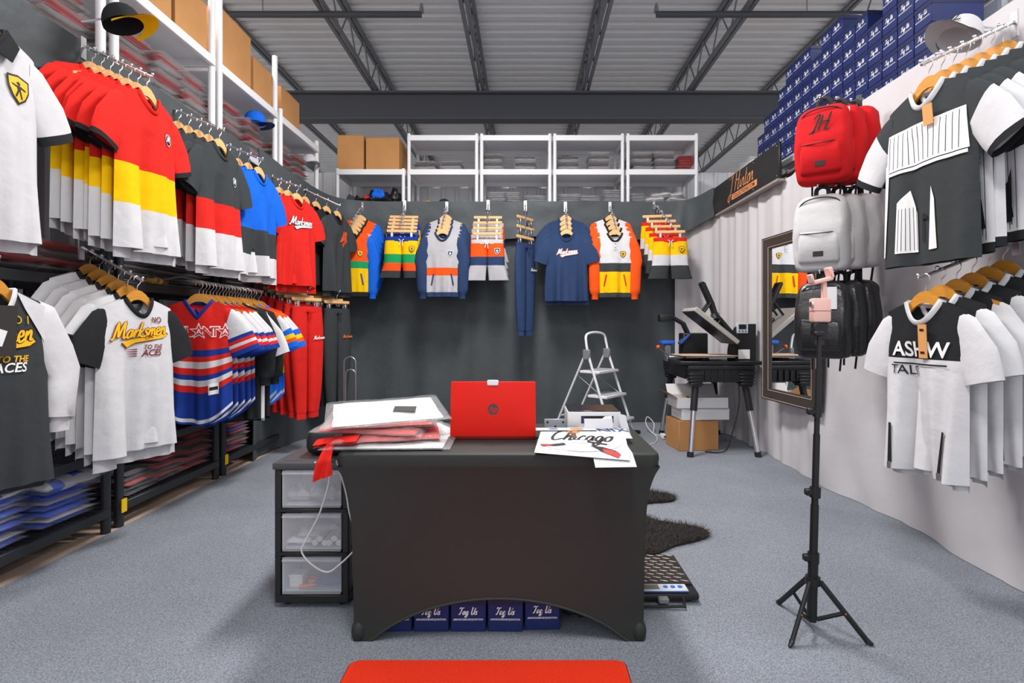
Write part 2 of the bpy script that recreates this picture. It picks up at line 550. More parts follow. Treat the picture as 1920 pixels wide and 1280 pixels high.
def curtain(path, ztop, zbot, fold, nu, nv, top_amp=.25, thick=.006):
    path = [(p.x, p.y) for p in spline([(a, b, 0) for a, b in path], 8)]
    L = path_len(path)
    def pt(u, v, off=0):
        p, n = path_point(path, u * L)
        zt = ztop(u) if callable(ztop) else ztop
        zb = zbot(u) if callable(zbot) else zbot
        v2 = 1 - v
        h = fold(u * L, v2) * (top_amp + (1 - top_amp) * v2)
        p = p + n * (h + off)
        return (p.x, p.y, zt + (zb - zt) * v2)
    mb = MB().grid(lambda u, v: pt(u, v), nu, nv).grid(lambda u, v: pt(1 - u, v, -thick), nu, nv)
    return mb

def fold_b(s_, v):
    w = noise.noise(Vector((s_ * 1.3, v * .6, 2.1))) * .12 * v
    w += .03 * v ** .6 * math.sin(s_ * 5.3 + .8 * v + 2 * math.sin(s_ * 1.1)) + .012 * math.sin(s_ * 17 + 3 * math.sin(s_ * 1.7) + v)
    return w + .022 * math.sin(s_ * 9 + 2 * v + 1.5 * math.sin(s_ * 2)) * (.4 + .6 * noise.noise(Vector((s_ * .8, .3, 7))) ** 2 * 6) + .03 * v * noise.noise(Vector((s_ * 4, v * 2, 9)))
o = curtain([(-2.44, 4.78), (-2.42, 5.6), (-2.36, 6.3), (-2.05, 6.6), (-1.2, 6.62), (0, 6.62), (1.2, 6.62), (1.86, 6.62)], 2.62, lambda u: .012, lambda s_, v: -fold_b(s_, v) * .9, 260, 36).build('curtain', BCURT)
tag(o, 'black floor length curtain hanging across the back and left corner', 'curtain')
def fold_v(s_, v):
    return .012 * math.sin(s_ * 3.1 + v * 2) + .03 * noise.noise(Vector((s_ * 1.5, v * 1.2, 4.4))) + .018 * noise.noise(Vector((s_ * 6, v * 3, 1)))
o = curtain([(-2.36, 4.7), (-2.34, 5.6), (-2.26, 6.25), (-1.95, 6.52), (-1.0, 6.545), (0.5, 6.55), (1.7, 6.54), (1.98, 6.42), (2.17, 6.12)],
            lambda u: 2.74 + .06 * max(0, (u - .93) / .07) ** 1.5 + (.05 * max(0, 1 - u / .1)), lambda u: 2.30 + .03 * math.sin(u * 20) + (.14 * max(0, (u - .9) / .1)), lambda s_, v: -fold_v(s_, v), 220, 10, .5).build('curtain_valance', BCURT)
tag(o, 'black fabric strip along the top of the back curtain', 'curtain')
o = curtain([(-2.43, 1.6), (-2.43, 3.2), (-2.43, 4.68)], 2.78, 2.22, lambda s_, v: -fold_v(s_, v) * .8, 90, 8, .5).build('curtain_valance', BCURT)
tag(o, 'black fabric strip behind the upper left row of shirts', 'curtain')

def fold_w(s_, v):
    far = max(0, min(1, (s_ - 3.1) / 1.2))
    pl = far * (.022 * math.sin(s_ * 21 + 2 * math.sin(s_ * 3)) + .014 * math.sin(s_ * 37))
    near = (1 - far) * (.085 * noise.noise(Vector((s_ * 1.3 + v * .5, v * 1.3, 3))) + .03 * noise.noise(Vector((s_ * 3.4 + v * 3, v * 3.5, 3))) + .018 * max(0, noise.noise(Vector((s_ * 6 - v * 4, v * 2.5, 12)))))
    return pl * (1 - .45 * v) + near * (.3 + v) + .05 * far * v * noise.noise(Vector((s_ * 1.6, v, 8)))
def wtop(u):
    q = max(0, min(1, (u - .53) / .1))
    return 2.73 - .23 * q * q * (3 - 2 * q)
o = curtain([(2.27, .9), (2.27, 2.4), (2.27, 4.2), (2.27, 5.5), (2.2, 6.2), (2.0, 6.5), (1.84, 6.56)], wtop, lambda u: .011, fold_w, 230, 40, .55).build('curtain', WCURT)
tag(o, 'white floor length curtain covering the right hand wall', 'curtain')
o = tag(MB().tube([(2.30, 4.3, 2.56), (2.30, 5.6, 2.53), (2.24, 6.25, 2.52), (1.98, 6.56, 2.52)], .016, 8).build('curtain_rail', mat('brown rail', (120, 98, 86), .5)), 'thin brown curtain rail above the white pleats below the sign', 'curtain rail')

# ------------------------------------------------------------------ racks
def rack(label, x0, x1, y0, y1, z_posts, levels, m, slats=False, yellow=(), post_r=.026, name='storage_rack', beam_h=.055, group=None, slat_m=None):
    """upright rack: four posts, beams all round each level, deck or slats"""
    t = thing(name, label, 'rack', ((x0 + x1) / 2, (y0 + y1) / 2, z_posts[0]), 0, group)
    hx, hy, zz = (x1 - x0) / 2, (y1 - y0) / 2, z_posts[0]
    pm = MB().tube([(0, 0, 0), (0, 0, z_posts[1] - zz)], post_r, 10).mesh('post', m)
    for sx in (-1, 1):
        for sy in (-1, 1):
            put('post', pm, t, (sx * (hx - post_r), sy * (hy - post_r), 0))
    bl = MB().rbox(-.016, -hy + .02, -beam_h, .016, hy - .02, 0, .004, 1).mesh('beam', m)
    bw = MB().rbox(-hx + .02, -.016, -beam_h, hx - .02, .016, 0, .004, 1).mesh('beam', m)
    sl = MB().box(-hx + .03, -.011, -.012, hx - .03, .011, -.002).mesh('slat', slat_m or m, False)
    dk = MB().box(-hx + .03, -hy + .03, -.014, hx - .03, hy - .03, -.004).mesh('deck', m, False)
    for z in levels:
        for sx in (-1, 1):
            put('beam', bl, t, (sx * (hx - .012), 0, z - zz))
        for sy in (-1, 1):
            put('beam', bw, t, (0, sy * (hy - .016), z - zz))
        if slats:
            n = int((y1 - y0 - .08) / .042)
            for q in range(n):
                put('slat', sl, t, (0, -hy + .05 + q * .042, z - zz))
        else:
            put('deck', dk, t, (0, 0, z - zz))
    for sx, sy, z in yellow:
        MB().box(-.002, -.02, -.04, .003, .022, .04).build('yellow_sticker', YTAG, t, False, (sx * hx + .006, sy * (hy - .024), z - zz))
    return t
BR = [('black steel rack nearest the camera on the left', 2.02, 3.16), ('black steel rack behind the white tees', 3.21, 4.27), ('black steel rack behind the striped jerseys beside the curtain', 4.32, 5.34)]
for i, (lb, a, b) in enumerate(BR):
    rack(lb, -3.04, -2.44, a, b, (0, 2.30), (.15, .49, 1.49) if i else (.15, .49, 1.49), BLKMETAL, True, [(1, -1, .13)] if i else (), name='storage_rack')
WL = [('white upper rack over the nearest black rack on the left', 2.02, 3.16), ('white upper rack above the white tees on the left', 3.21, 4.27), ('white upper rack above the striped jerseys', 4.32, 5.34), ('white upper rack in the far left corner', 5.4, 6.4)]
for i, (lb, a, b) in enumerate(WL):
    rack(lb, -3.04, -2.47, a, b, (2.30 if i < 3 else 0, 3.9 if i < 3 else 3.42), (2.76, 3.35), WHTMETAL, name='storage_rack', beam_h=.07)
bx = [(630, 760), (764, 897), (900, 1034), (1037, 1170), (1174, 1308)]
for i, (a, b) in enumerate(bx):
    X0, X1 = (a - 985) * 6.75 / 1000, (b - 985) * 6.75 / 1000
    rack('white rack above the back curtain, ' + ['leftmost with boxes on top', 'second from the left', 'third from the left', 'fourth from the left', 'rightmost'][i], X0, X1, 6.72, 7.32, (0, 3.2 if i == 0 else 3.64), (2.72, 3.19) if i == 0 else (2.72, 3.19, 3.62), WHTMETAL, name='storage_rack', post_r=.022, beam_h=.07)
for i, (a, b) in enumerate([(2.2, 3.55), (3.6, 4.95), (5.0, 6.3)]):
    rack('white rack behind the white curtain carrying navy boxes, ' + ['nearest', 'middle', 'farthest'][i], 2.36, 2.92, a, b, (0, 2.74), (2.735,), WHTMETAL, name='storage_rack', beam_h=.07)

# sign board
t = thing('sign_board', 'black sign board with gold script lettering above the white curtain', 'sign', (2.215, 5.45, 2.66))
MB().rbox(-.012, -.82, -.16, .012, .82, .16, .004, 1).build('board', mat('black sign face', (34, 33, 34), .45), t)
GOLDP = mat('copper gold lettering', (226, 152, 92), .4)
fn = lambda a, b, l: (-.0135 - l, -a, b)
flat_print('lettering', [(moved(script_ribbons('J Hinton', .19, .035), .0, .03), 0, 0), (moved(shape2([(-.3, -.03), (.32, -.03), (.32, .03), (-.3, .03)]), .06, -.075), 0, 0)], [GOLDP], fn, t)
flat_print('lettering', [(moved(block_text('COLLECTIONS.COM', .058, .01), .065, -.077), 0, .001)], [MATS['black sign face']], fn, t)
for a in (-.78, -.3, .3, .78):
    for b in (-.13, .13):
        MB().ball((-.013, a, b), .006, 6, 4).build('screw', STEEL, t)
MB().box(-.03, -.83, -.185, .03, .83, -.165).build('ledge', mat('grey sign ledge', (150, 140, 134), .6), t, False)

# ------------------------------------------------------------------ garments
class Garment:
    """upper garment; origin at the neck, x across, front towards -y, z up"""
    def __init__(s, ws=.22, wc=.232, wh=.235, L=.76, stripes=None, base=WHITE, neck=.085, dip=.095, vneck=False, tail=.0, curve=0.0, seed=1, amp=.038, th=.031, hemband=None):
        s.__dict__.update(locals())
        s.zA = -.23
        s.stripes = stripes or []
    def w(s, t):
        if t > .72:
            q = (t - .72) / .28
            return s.wc + (s.ws - s.wc) * q ** 1.3
        return s.wh + (s.wc - s.wh) * (t / .72)
    def ztop(s, x, front):
        ax = abs(x)
        if ax < s.neck:
            q = ax / s.neck
            d = s.dip if front else .018
            return -d * ((1 - q) if (s.vneck and front) else (1 - q * q))
        return -(ax - s.neck) * .36
    def z(s, u, t, front):
        hem = -s.L - (0 if front else s.tail) + s.curve * u * u
        if t <= .72:
            return hem + (s.zA - hem) * t / .72
        return s.zA + (s.ztop(u * s.ws, front) - s.zA) * (t - .72) / .28
    def y(s, u, t, front):
        e = max(0, 1 - abs(u) ** 2.6)
        th = .014 + (s.th - .014) * min(1, (1 - t) * 4)
        nk = .026 * max(0, 1 - (u * s.ws / s.neck) ** 2) * max(0, (t - .72) / .28)
        k = s.seed * 1.7
        f = s.amp * max(0, .78 - t) ** .9 * 1.5 * (math.sin(u * 4.6 + k + 1.3 * t) + .55 * math.sin(u * 8.5 + 2.3 * k - t) + .3 * math.sin(u * 15 + k * 3)) * (1 - u ** 4)
        sg = -1 if front else 1
        return sg * (th * math.sqrt(e) + nk) + f * (1 if front else .8)
    def t_of(s, z):
        if z <= s.zA:
            return max(0, .72 * (z + s.L) / (s.zA + s.L))
        return .72 + .28 * (z - s.zA) / (0 - s.zA)
    def front(s, x, z, lift=0.0):
        t = s.t_of(z)
        return (x, s.y(max(-1, min(1, x / s.w(t))), t, True) - .0055 - lift, z)
    def body(s):
        mats = [s.base] + [m for _, m in s.stripes]
        ts = sorted(set([round(i / 12, 4) for i in range(13)] + [round(i / 24, 4) for i in range(1, 18, 2)] + [round(s.t_of(z), 4) for z, _ in s.stripes] + [.72, .8, .86, .93]))
        ts = [t for i, t in enumerate(ts) if i == 0 or t - ts[i - 1] > .004 or t in [round(s.t_of(z), 4) for z, _ in s.stripes]]
        def km(t):
            k = 0
            for i, (z, _) in enumerate(s.stripes):
                if t < s.t_of(z) - 1e-4:
                    k = i + 1
            return k
        n = 36
        mb = MB()
        for front in (True, False):
            vs, fs, ks = [], [], []
            for t in ts:
                for i in range(n + 1):
                    u = -1 + 2 * i / n
                    vs.append((u * s.w(t), s.y(u, t, front), s.z(u, t, front)))
            for j in range(len(ts) - 1):
                k = km((ts[j] + ts[j + 1]) / 2)
                for i in range(n):
                    a = j * (n + 1) + i
                    mb_f = (a, a + 1, a + n + 2, a + n + 1)
                    fs.append(mb_f if front else mb_f[::-1]); ks.append(k)
            o = len(mb.v)
            mb.v += vs; mb.f += [tuple(q + o for q in f) for f in fs]; mb.m += ks
        return mb, mats
    def collar(s, r=.009):
        pts = []
        for i in range(17):
            x = -s.neck + 2 * s.neck * i / 16
            pts.append((x, s.y(x / s.ws, 1, True), s.ztop(x, True) + .001))
        for i in range(1, 16):
            x = s.neck - 2 * s.neck * i / 16
            pts.append((x, s.y(x / s.ws, 1, False), s.ztop(x, False) + .001))
        pts.append(pts[0])
        return MB().tube(pts, r, 6, False, flat=1.5)
    def sleeve(s, sg, kind='short', length=.22, spread=.5, a0=.1, a1=.085, stripes=None, seed=0):
        """stripes: list of (start fraction, material index)"""
        ztip = s.ztop(s.ws, True)
        p0 = Vector((s.ws - .035, 0, ztip - .074))
        if kind == 'short':
            d = Vector((spread, 0, -1)).normalized()
            path = [p0, p0 + Vector((.034, 0, -.03)), p0 + Vector((.05, 0, -.03)) + d * length * .4, p0 + Vector((.05, 0, -.03)) + d * length * .75, p0 + Vector((.05, 0, -.03)) + d * length]
            rad = [(a0 * .78, .015), (a0 * .86, .021), (a0 * .93, .026), ((a0 + a1) / 2, .029), (a1, .031)]
        else:
            e = p0 + Vector((spread * .2, 0, -.26)); c = p0 + Vector((spread * .2 - .01, 0, -length))
            path = [p0, p0 + Vector((.035, 0, -.02)), p0.lerp(e, .5) + Vector((.025, 0, 0)), e + Vector((.012, 0, .05)), e + Vector((0, -.008, 0)), e.lerp(c, .35), e.lerp(c, .7), c + Vector((0, 0, .07)), c + Vector((0, 0, .055)), c]
            rad = [(a0 * .86, .017), (a0 * .92, .028), (a0 * .84, .036), (a0 * .72, .04), (a0 * .68, .036), (a0 * .68, .04), (a0 * .66, .04), (a0 * .6, .04), (a0 * .42, .03), (a0 * .4, .028)]
        fr = [0]
        for i in range(1, len(path)):
            fr.append(fr[-1] + (path[i] - path[i - 1]).length)
        fr = [f / fr[-1] for f in fr]
        if stripes:
            for f0, _ in stripes:
                if f0 > 0 and all(abs(f0 - f) > .01 for f in fr):
                    i = next(q for q in range(len(fr)) if fr[q] > f0)
                    q = (f0 - fr[i - 1]) / (fr[i] - fr[i - 1])
                    path.insert(i, path[i - 1].lerp(path[i], q))
                    rad.insert(i, tuple(rad[i - 1][c] + (rad[i][c] - rad[i - 1][c]) * q for c in (0, 1)))
                    fr.insert(i, f0)
        rings, kr = [], []
        n = 14
        for i, p in enumerate(path):
            t = (path[min(i + 1, len(path) - 1)] - path[max(0, i - 1)]).normalized()
            ax = Vector((-t.z, 0, t.x))
            if ax.x < 0:
                ax = -ax
            if kind == 'short':
                w = min(1, fr[i] / .5)
                ax = (Vector((.12, 0, 1)) * (1 - w) + Vector((ax.x, 0, abs(ax.z))) * w).normalized()
            else:
                w = min(1, fr[i] / .22)
                ax = (Vector((.12, 0, 1)) * (1 - w) + Vector((abs(ax.x), 0, ax.z)) * w).normalized()
            ring = []
            for q in range(n):
                an = 2 * PI * q / n
                wr = 1 + .1 * math.sin(an * 3 + seed + i * .9) * min(1, i / 2)
                v = p + ax * rad[i][0] * math.cos(an) + Vector((0, rad[i][1] * wr * math.sin(an), 0))
                ring.append((sg * v.x, v.y, v.z))
            rings.append(ring)
        if stripes:
            for i in range(len(rings) - 1):
                m = (fr[i] + fr[i + 1]) / 2
                kr.append([k for f0, k in stripes if f0 <= m][-1])
        mb = MB().loft(rings, False, 0, kr or None)
        inner = [[Vector(p).lerp(Vector(path[-1]) if sg > 0 else Vector((-path[-1].x, path[-1].y, path[-1].z)), .06) for p in rings[-1]], [Vector((p[0], p[1], p[2] + .03)).lerp(Vector((sg * path[-1].x, 0, path[-1].z + .03)), .12) for p in rings[-1]]]
        return mb

def upper(name, g, sleeve_mats, collar_m, kind='short', sleeve=None, left_m=None, band=None, placket=None, print_fn=None, cuff=None, size_tag=False, pockets=None, slit=False, emblem=None, swing=None):
    """root Empty with body, sleeves, collar, hem band, prints"""
    root = put(name, None)
    mb, mats = g.body()
    mb.build('body', mats, root, angle=1.2)
    kw = dict(sleeve or {})
    for sg in (-1, 1):
        sm = sleeve_mats if sg > 0 or left_m is None else left_m
        g.sleeve(sg, kind, seed=g.seed + sg, **kw).build('sleeve', sm, root, angle=1.2)
    g.collar().build('collar', collar_m, root, angle=1.2)
    if band:
        h = .055
        def bp(u, v, fr):
            x = (-1 + 2 * u)
            y0 = g.y(x, 0, fr) * .96
            zb = g.z(x, 0, fr)
            return (x * g.wh * (1 - .06 * v), y0, zb + .004 - h * v)
        bb = MB().grid(lambda u, v: bp(u, v, True), 20, 2).grid(lambda u, v: bp(u, v, False), 20, 2)
        bb.build('hem_band', band, root, angle=1.2)
    if placket:
        vs = [g.front(x, z, .001) for z in (-.095, -.14, -.19) for x in (-.018, .018)]
        MB().add(vs, [(0, 1, 3, 2), (2, 3, 5, 4)]).build('placket', placket, root)
        for z in (-.12, -.165):
            MB().ball(g.front(0, z, .003), .005, 6, 4).build('button', INKK, root)
    if pockets:
        for sg in (-1, 1):
            vs = [g.front(sg * (.12 + dx), z, .001) for z, dx in ((-.47, -.02), (-.6, .005)) for dx in (dx - .008, dx + .008)]
            MB().add(vs, [(0, 1, 3, 2)]).build('pocket_zip', pockets, root)
    if emblem:
        x, z, sz, ms = emblem
        flat_print('emblem', [(moved(shape2(SHIELD), x, z, 0, sz * 1.18), 0, 0), (moved(shape2(SHIELD), x, z, 0, sz), 1, .001)] + [(moved(shape2(q), x, z, 0, sz), 2, .002) for q in ARCHER], ms, g.front, root)
    if print_fn:
        print_fn(g, root)
    if swing:
        x, z, m = swing
        p = Vector(g.front(x, z, .02))
        MB().box(-.022, -.002, -.09, .022, .002, 0).build('swing_tag', m, root, False, p, (.1, 0, .1))
    return root

def lower(name, m_rows, W=.19, L=.42, crotch=.24, leg_w=.14, hem_w=None, waist_m=None, cuff=None, seed=1, emblem=None, gap=.02, print_fn=None, band=.045, cord=None):
    """shorts or joggers hung by the waistband; origin at the middle of the waistband top"""
    root = put(name, None)
    hem_w = hem_w or leg_w
    mats = [m for _, m in m_rows]
    zs = sorted(set([-band] + [-L * q / 9 for q in range(1, 10)] + [z for z, _ in m_rows if z < -band] + [-crotch]), reverse=True)
    for sg in (-1, 1):
        rings, kr = [], []
        for z in zs:
            q = (-z) / L
            out = W + .018 * math.sin(min(1, -z / crotch) * PI / 2)
            if -z <= crotch:
                inn = 0.0
            else:
                r = (-z - crotch) / (L - crotch)
                inn = gap * r ** .6
                out2 = inn + 2 * (leg_w + (hem_w - leg_w) * r)
                out = out + (out2 - out) * r ** .8
            cx, hw = (out + inn) / 2, (out - inn) / 2
            th = .035 + .012 * math.sin(q * PI)
            ring = []
            for i in range(16):
                an = 2 * PI * i / 16
                c, s_ = math.cos(an), math.sin(an)
                fx = cx + hw * (abs(c) ** .8) * (1 if c > 0 else -1)
                fy = th * s_ + .01 * q * math.sin(fx * 60 + seed * 2)
                ring.append((sg * fx, fy, z))
            rings.append(ring)
        for j in range(len(zs) - 1):
            mz = (zs[j] + zs[j + 1]) / 2
            kr.append([i for i, (z, _) in enumerate(m_rows) if mz < z + 1e-6][-1])
        MB().loft(rings, False, 0, kr).build('leg', mats, root, angle=1.2)
        if cuff:
            rr = [[((p[0] - sg * (gap + hem_w)) * .92 + sg * (gap + hem_w), p[1] * .9, p[2] + dz) for p in rings[-1]] for dz in (.004, -.035, -.06)]
            MB().loft(rr, False).build('cuff', cuff, root)
    wb = []
    for z, k in ((0, 1.0), (-.012, 1.02), (-band / 2, 1.0), (-band, 1.02), (-band - .008, 1.0)):
        wb.append([(W * k * abs(math.cos(2 * PI * i / 40)) ** .5 * (1 if math.cos(2 * PI * i / 40) > 0 else -1), (.034 + .005 * (i % 2)) * math.sin(2 * PI * i / 40), z) for i in range(40)])
    MB().loft(wb, False).build('waistband', waist_m, root)
    dr = MB().tube(spline([(-.03, -.045, -.03), (-.01, -.05, -.05), (-.02, -.052, -.1)], 4), .004, 5).tube(spline([(.03, -.045, -.03), (.01, -.05, -.05), (.015, -.052, -.11)], 4), .004, 5)
    dr.build('drawstring', cord or INKW, root)
    fr = lambda a, b, l: (a, -.056 - l, b)
    if emblem:
        x, z, sz, ms = emblem
        flat_print('emblem', [(moved(shape2(SHIELD), x, z, 0, sz * 1.18), 0, 0), (moved(shape2(SHIELD), x, z, 0, sz), 1, .001)] + [(moved(shape2(q), x, z, 0, sz), 2, .002) for q in ARCHER], ms, fr, root)
    if print_fn:
        print_fn(fr, root)
    return root

# hangers: contoured wooden one for tops, wooden bar with clips for trousers
def hanger_mesh():
    top, bot = [], []
    for i in range(17):
        x = -.19 + .38 * i / 16
        a = abs(x)
        zt = .05 - 9.2 * a * a if a < .075 else -.0018 - (a - .075) * .42 - .012 * min(1, (a - .075) / .03)
        top.append((x, zt))
        bot.append((x, zt - (.022 + .03 * math.cos(min(1, a / .19) * PI / 2))))
    out = top + bot[::-1]
    return MB().prism(out, -.006, .006, 'y')
HOOKPTS = [(0, 0, .03), (0, 0, .06), (.004, 0, .075), (.018, 0, .09), (.022, 0, .108), (.012, 0, .124), (-.004, 0, .127), (-.018, 0, .116), (-.02, 0, .104)]
H_BAR = {w: hanger_mesh().mesh('hanger_bar', w) for w in (WOOD, WOODY)}
H_HOOK = MB().tube(spline(HOOKPTS, 3), .0022, 6).mesh('hook', CHROME)
C_BAR = MB().rbox(-.17, -.007, -.016, .17, .007, .016, .003, 1).mesh('hanger_bar', WOOD)
C_CLIP = MB().rbox(-.013, -.02, -.075, .013, -.014, .0, .002, 1).rbox(-.013, .014, -.075, .013, .02, .0, .002, 1).box(-.013, -.02, -.004, .013, .02, .002).tube([(-.016, 0, -.03), (.016, 0, -.03)], .006, 6).mesh('clip', CHROME)
C_ROD = MB().tube([(-.15, 0, -.022), (.15, 0, -.022)], .0025, 6).mesh('clip_rod', CHROME)
def hanger(loc, rz, wood, label, group):
    t = thing('coat_hanger', label, 'hanger', loc, rz, group)
    put('hanger_bar', H_BAR[wood], t); put('hook', H_HOOK, t)
    return t
def clip_hanger(loc, rz, label, group):
    """origin at the top of the waistband it grips"""
    t = thing('clip_hanger', label, 'hanger', loc, rz, group)
    put('hanger_bar', C_BAR, t, (0, 0, .07)); put('hook', H_HOOK, t, (0, 0, .066)); put('clip_rod', C_ROD, t, (0, 0, .07))
    put('clip', C_CLIP, t, (-.11, 0, .047)); put('clip', C_CLIP, t, (.11, 0, .047))
    return t

STUD = MB().ball((0, 0, .012), .009, 8, 5).tube([(0, 0, -.002), (0, 0, .01)], .004, 6).mesh('stud', CHROME)
def display_arm(label, hooks, ext, bracket_dir, mtl=CHROME, r=.008):
    """sloping bar from the wall with a ball stud behind every hook; hooks from front to back"""
    a, b = Vector(hooks[0]), Vector(hooks[-1])
    d = (b - a).normalized() if len(hooks) > 1 else Vector(bracket_dir)
    a2, b2 = a - d * .035, b + d * ext
    t = thing('display_arm', label, 'display arm', b2, 0, 'sloping chrome display arms')
    MB().tube([a2 - b2, Vector((0, 0, 0))], r, 8).build('bar', mtl, t)
    put('stud', STUD, t, a2 - b2 + Vector((0, 0, .004)))
    for h in hooks[1:]:
        put('stud', STUD, t, Vector(h) - b2 - d * .018 + Vector((0, 0, .004)))
    n = Vector((d.x, d.y, 0)).normalized(); s_ = Vector((-n.y, n.x, 0))
    bk = MB()
    vs = []
    for y in (0, .008):
        for z in (-.07, .05):
            for x in (-.018, .018):
                vs.append(s_ * x + n * y + Vector((0, 0, z)))
    bk.add(vs, [(0, 1, 3, 2), (4, 6, 7, 5), (0, 4, 5, 1), (2, 3, 7, 6), (0, 2, 6, 4), (1, 5, 7, 3)])
    bk.build('bracket', mtl, t, False)
    return t

def hang(protos, front, back, rz, what, where, garment_cat, group, wood=WOOD, clip=False, arm=True, ext=.1, jit=.05, names=None, hang_dz=.118, short=None, hs=None):
    """hang one garment per proto from the front point to the back point (neck points)"""
    n = len(protos)
    front, back = Vector(front), Vector(back)
    hooks, seen = [], {}
    short = short or what
    for i, pr in enumerate(protos):
        q = i / max(1, n - 1)
        p = front.lerp(back, q)
        if pr is not None:
            if pr.get('_used'):
                o = copytree(pr)
            else:
                o = pr; pr['_used'] = 1
            del_keys = o
            a = rz + random.uniform(-jit, jit)
            o.location = p + (Vector((random.uniform(-.008, .008), random.uniform(-.008, .008), random.uniform(-.012, 0))) if i else Vector())
            o.rotation_euler = (0, 0, a)
            desc = names[i] if names else what
            lb = desc + ', ' + nth(i) + ' ' + where
            tag(o, lb, garment_cat, group)
        else:
            a = rz
        sh = names[i] if names else short
        hl = 'wooden hanger of the ' + ORD[i] + ' ' + (hs or 'garment') + ' ' + where
        if clip:
            clip_hanger(p, a, hl, 'clip hangers')
        else:
            hanger(p, a, wood, hl, 'coat hangers')
        hooks.append(p + Vector((0, 0, hang_dz + (.066 if clip else 0))))
    if arm:
        bd = (back - front).normalized() if n > 1 else Vector((-math.sin(rz), math.cos(rz), 0)) * 1.0
        display_arm('chrome display arm of the ' + (hs or 'garment') + ' stack ' + where, hooks, ext, bd)
    return hooks

def clean_used():
    for o in COL.objects:
        if '_used' in o:
            del o['_used']

# ------------------------------------------------------------------ prints on garments
def star2(r, r2=.42, rot=PI / 2):
    return [(r * (1 if i % 2 == 0 else r2) * math.cos(rot + i * PI / 5), r * (1 if i % 2 == 0 else r2) * math.sin(rot + i * PI / 5)) for i in range(10)]
def script_logo(text, sz, x, z, main, edge, w=.06, ew=.105, tail=True, rise=.08, third=None):
    """brush script with an outline and a swoosh under it"""
    L = []
    big, inn = script_ribbons(text, sz, ew, .3, rise), script_ribbons(text, sz, w, .3, rise)
    wd = max(a for a, b in inn[0])
    if tail:
        sw = [(-wd * .75, -.62 * sz), (-wd * .3, -.42 * sz), (wd * .4, -.26 * sz), (wd * 1.02, -.1 * sz), (wd * 1.08, -.22 * sz), (wd * .9, -.4 * sz), (wd * .3, -.52 * sz), (-wd * .2, -.66 * sz), (-wd * .55, -.95 * sz)]
        L += [(moved(shape2([(a * 1.05, b * 1.0 - .01 * sz + (.05 * sz if b > -.45 * sz else -.05 * sz)) for a, b in sw]), x, z), edge, 0), (moved(shape2(sw), x, z), main, .0012)]
    L += [(moved(big, x, z), edge, .0018), (moved(inn, x, z), main, .003)]
    return L, wd
def p_aces(x0, ink, col2):
    """gold script, number and slogan of the white and raglan tees"""
    def f(g, root):
        L, wd = script_logo('Marksmen', .088, x0, -.18, 0, 1)
        L += [(moved(block_text('CIAL', .026, .012, .2), x0 + .04, -.208, .16), 1, .0035)]
        flat_print('chest_print', L, [GOLD, ink], g.front, root)
        flat_print('chest_print', [(moved(block_text('NO 1' if ink is not MAROON else 'NO', .045, .012), x0 + .1, -.115), 1, 0), (moved(block_text('NO 1' if ink is not MAROON else 'NO', .045, .0), x0 + .1, -.115), 0, .001)], [GOLD if ink is not MAROON else MAROON, ink], g.front, root)
        flat_print('slogan_print', [(moved(block_text('TO THE', .034, .02, .25), x0 + .07, -.265), 0, 0), (moved(block_text('ACES', .05, .02, .25), x0 + .06, -.298), 1, 0)] + [(shape2([(x0 - .12 + q * .012, -.275 - q * .012), (x0 - .02, -.272 - q * .012), (x0 - .02, -.278 - q * .012)]), 0, 0) for q in range(4)], [GOLD if ink is not MAROON else MAROON, col2], g.front, root)
    return f
def p_script(text, sz, x, z, main, edge, w=.06, ew=.12):
    def f(g, root):
        L, _ = script_logo(text, sz, x, z, 0, 1, w, ew)
        flat_print('chest_print', L, [main, edge], g.front, root)
    return f
def p_atlanta(g, root):
    lay = []
    xs = [-.165, -.1, -.05, .01, .065, .105, .165]
    for i, ch in enumerate('*TL*NT*'):
        if ch == '*':
            lay += [(moved(shape2(star2(.06)), xs[i], -.205), 0, 0), (moved(shape2(star2(.045)), xs[i], -.205), 1, .001), (moved(block_text('A', .05, .01), xs[i], -.207), 0, .002)]
        else:
            lay += [(moved(block_text(ch, .1, .03), xs[i], -.21), 0, .0005), (moved(block_text(ch, .088, .002), xs[i], -.21), 1, .0015)]
    flat_print('chest_print', lay, [INKW, INKR], g.front, root)
    flat_print('care_patch', [(shape2([(.07, -.63), (.13, -.62), (.13, -.545), (.07, -.555)]), 0, 0), (shape2([(.075, -.6), (.125, -.592), (.125, -.57), (.075, -.578)]), 1, .001)], [INKW, INKK], g.front, root)
def p_mono(x, z):
    def f(g, root):
        flat_print('chest_emblem', [(ellipse2(x, z, .026, .034), 0, 0), (ellipse2(x, z, .022, .03), 1, .001), (moved(script_ribbons('M', .034, .08), x, z), 0, .002)], [INKW, BLACK], g.front, root)
    return f
def p_shelter(g, root):
    flat_print('chest_print', [(moved(block_text('ASHW', .095, .02), .0, -.215), 0, 0), (shape2([(-.13, -.275), (.13, -.275), (.13, -.282), (-.13, -.282)]), 1, .001), (moved(block_text('TALS', .06, .006), -.075, -.31), 1, 0)], [INKW, INKK], g.front, root)
    for x in (-.13, .13):
        vs = [g.front(x + dx + (z + .5) * .1 * (1 if x > 0 else -1), z, .002) for z in (-.56, -.74) for dx in (-.008, .008)]
        MB().add(vs, [(0, 1, 3, 2)]).build('zip', INKK, root)
        MB().box(-.007, -.004, -.03, .007, .004, 0).build('zip_pull', STEEL, root, False, Vector(g.front(x + (-.24) * .1 * (1 if x > 0 else -1), -.738, .004)))
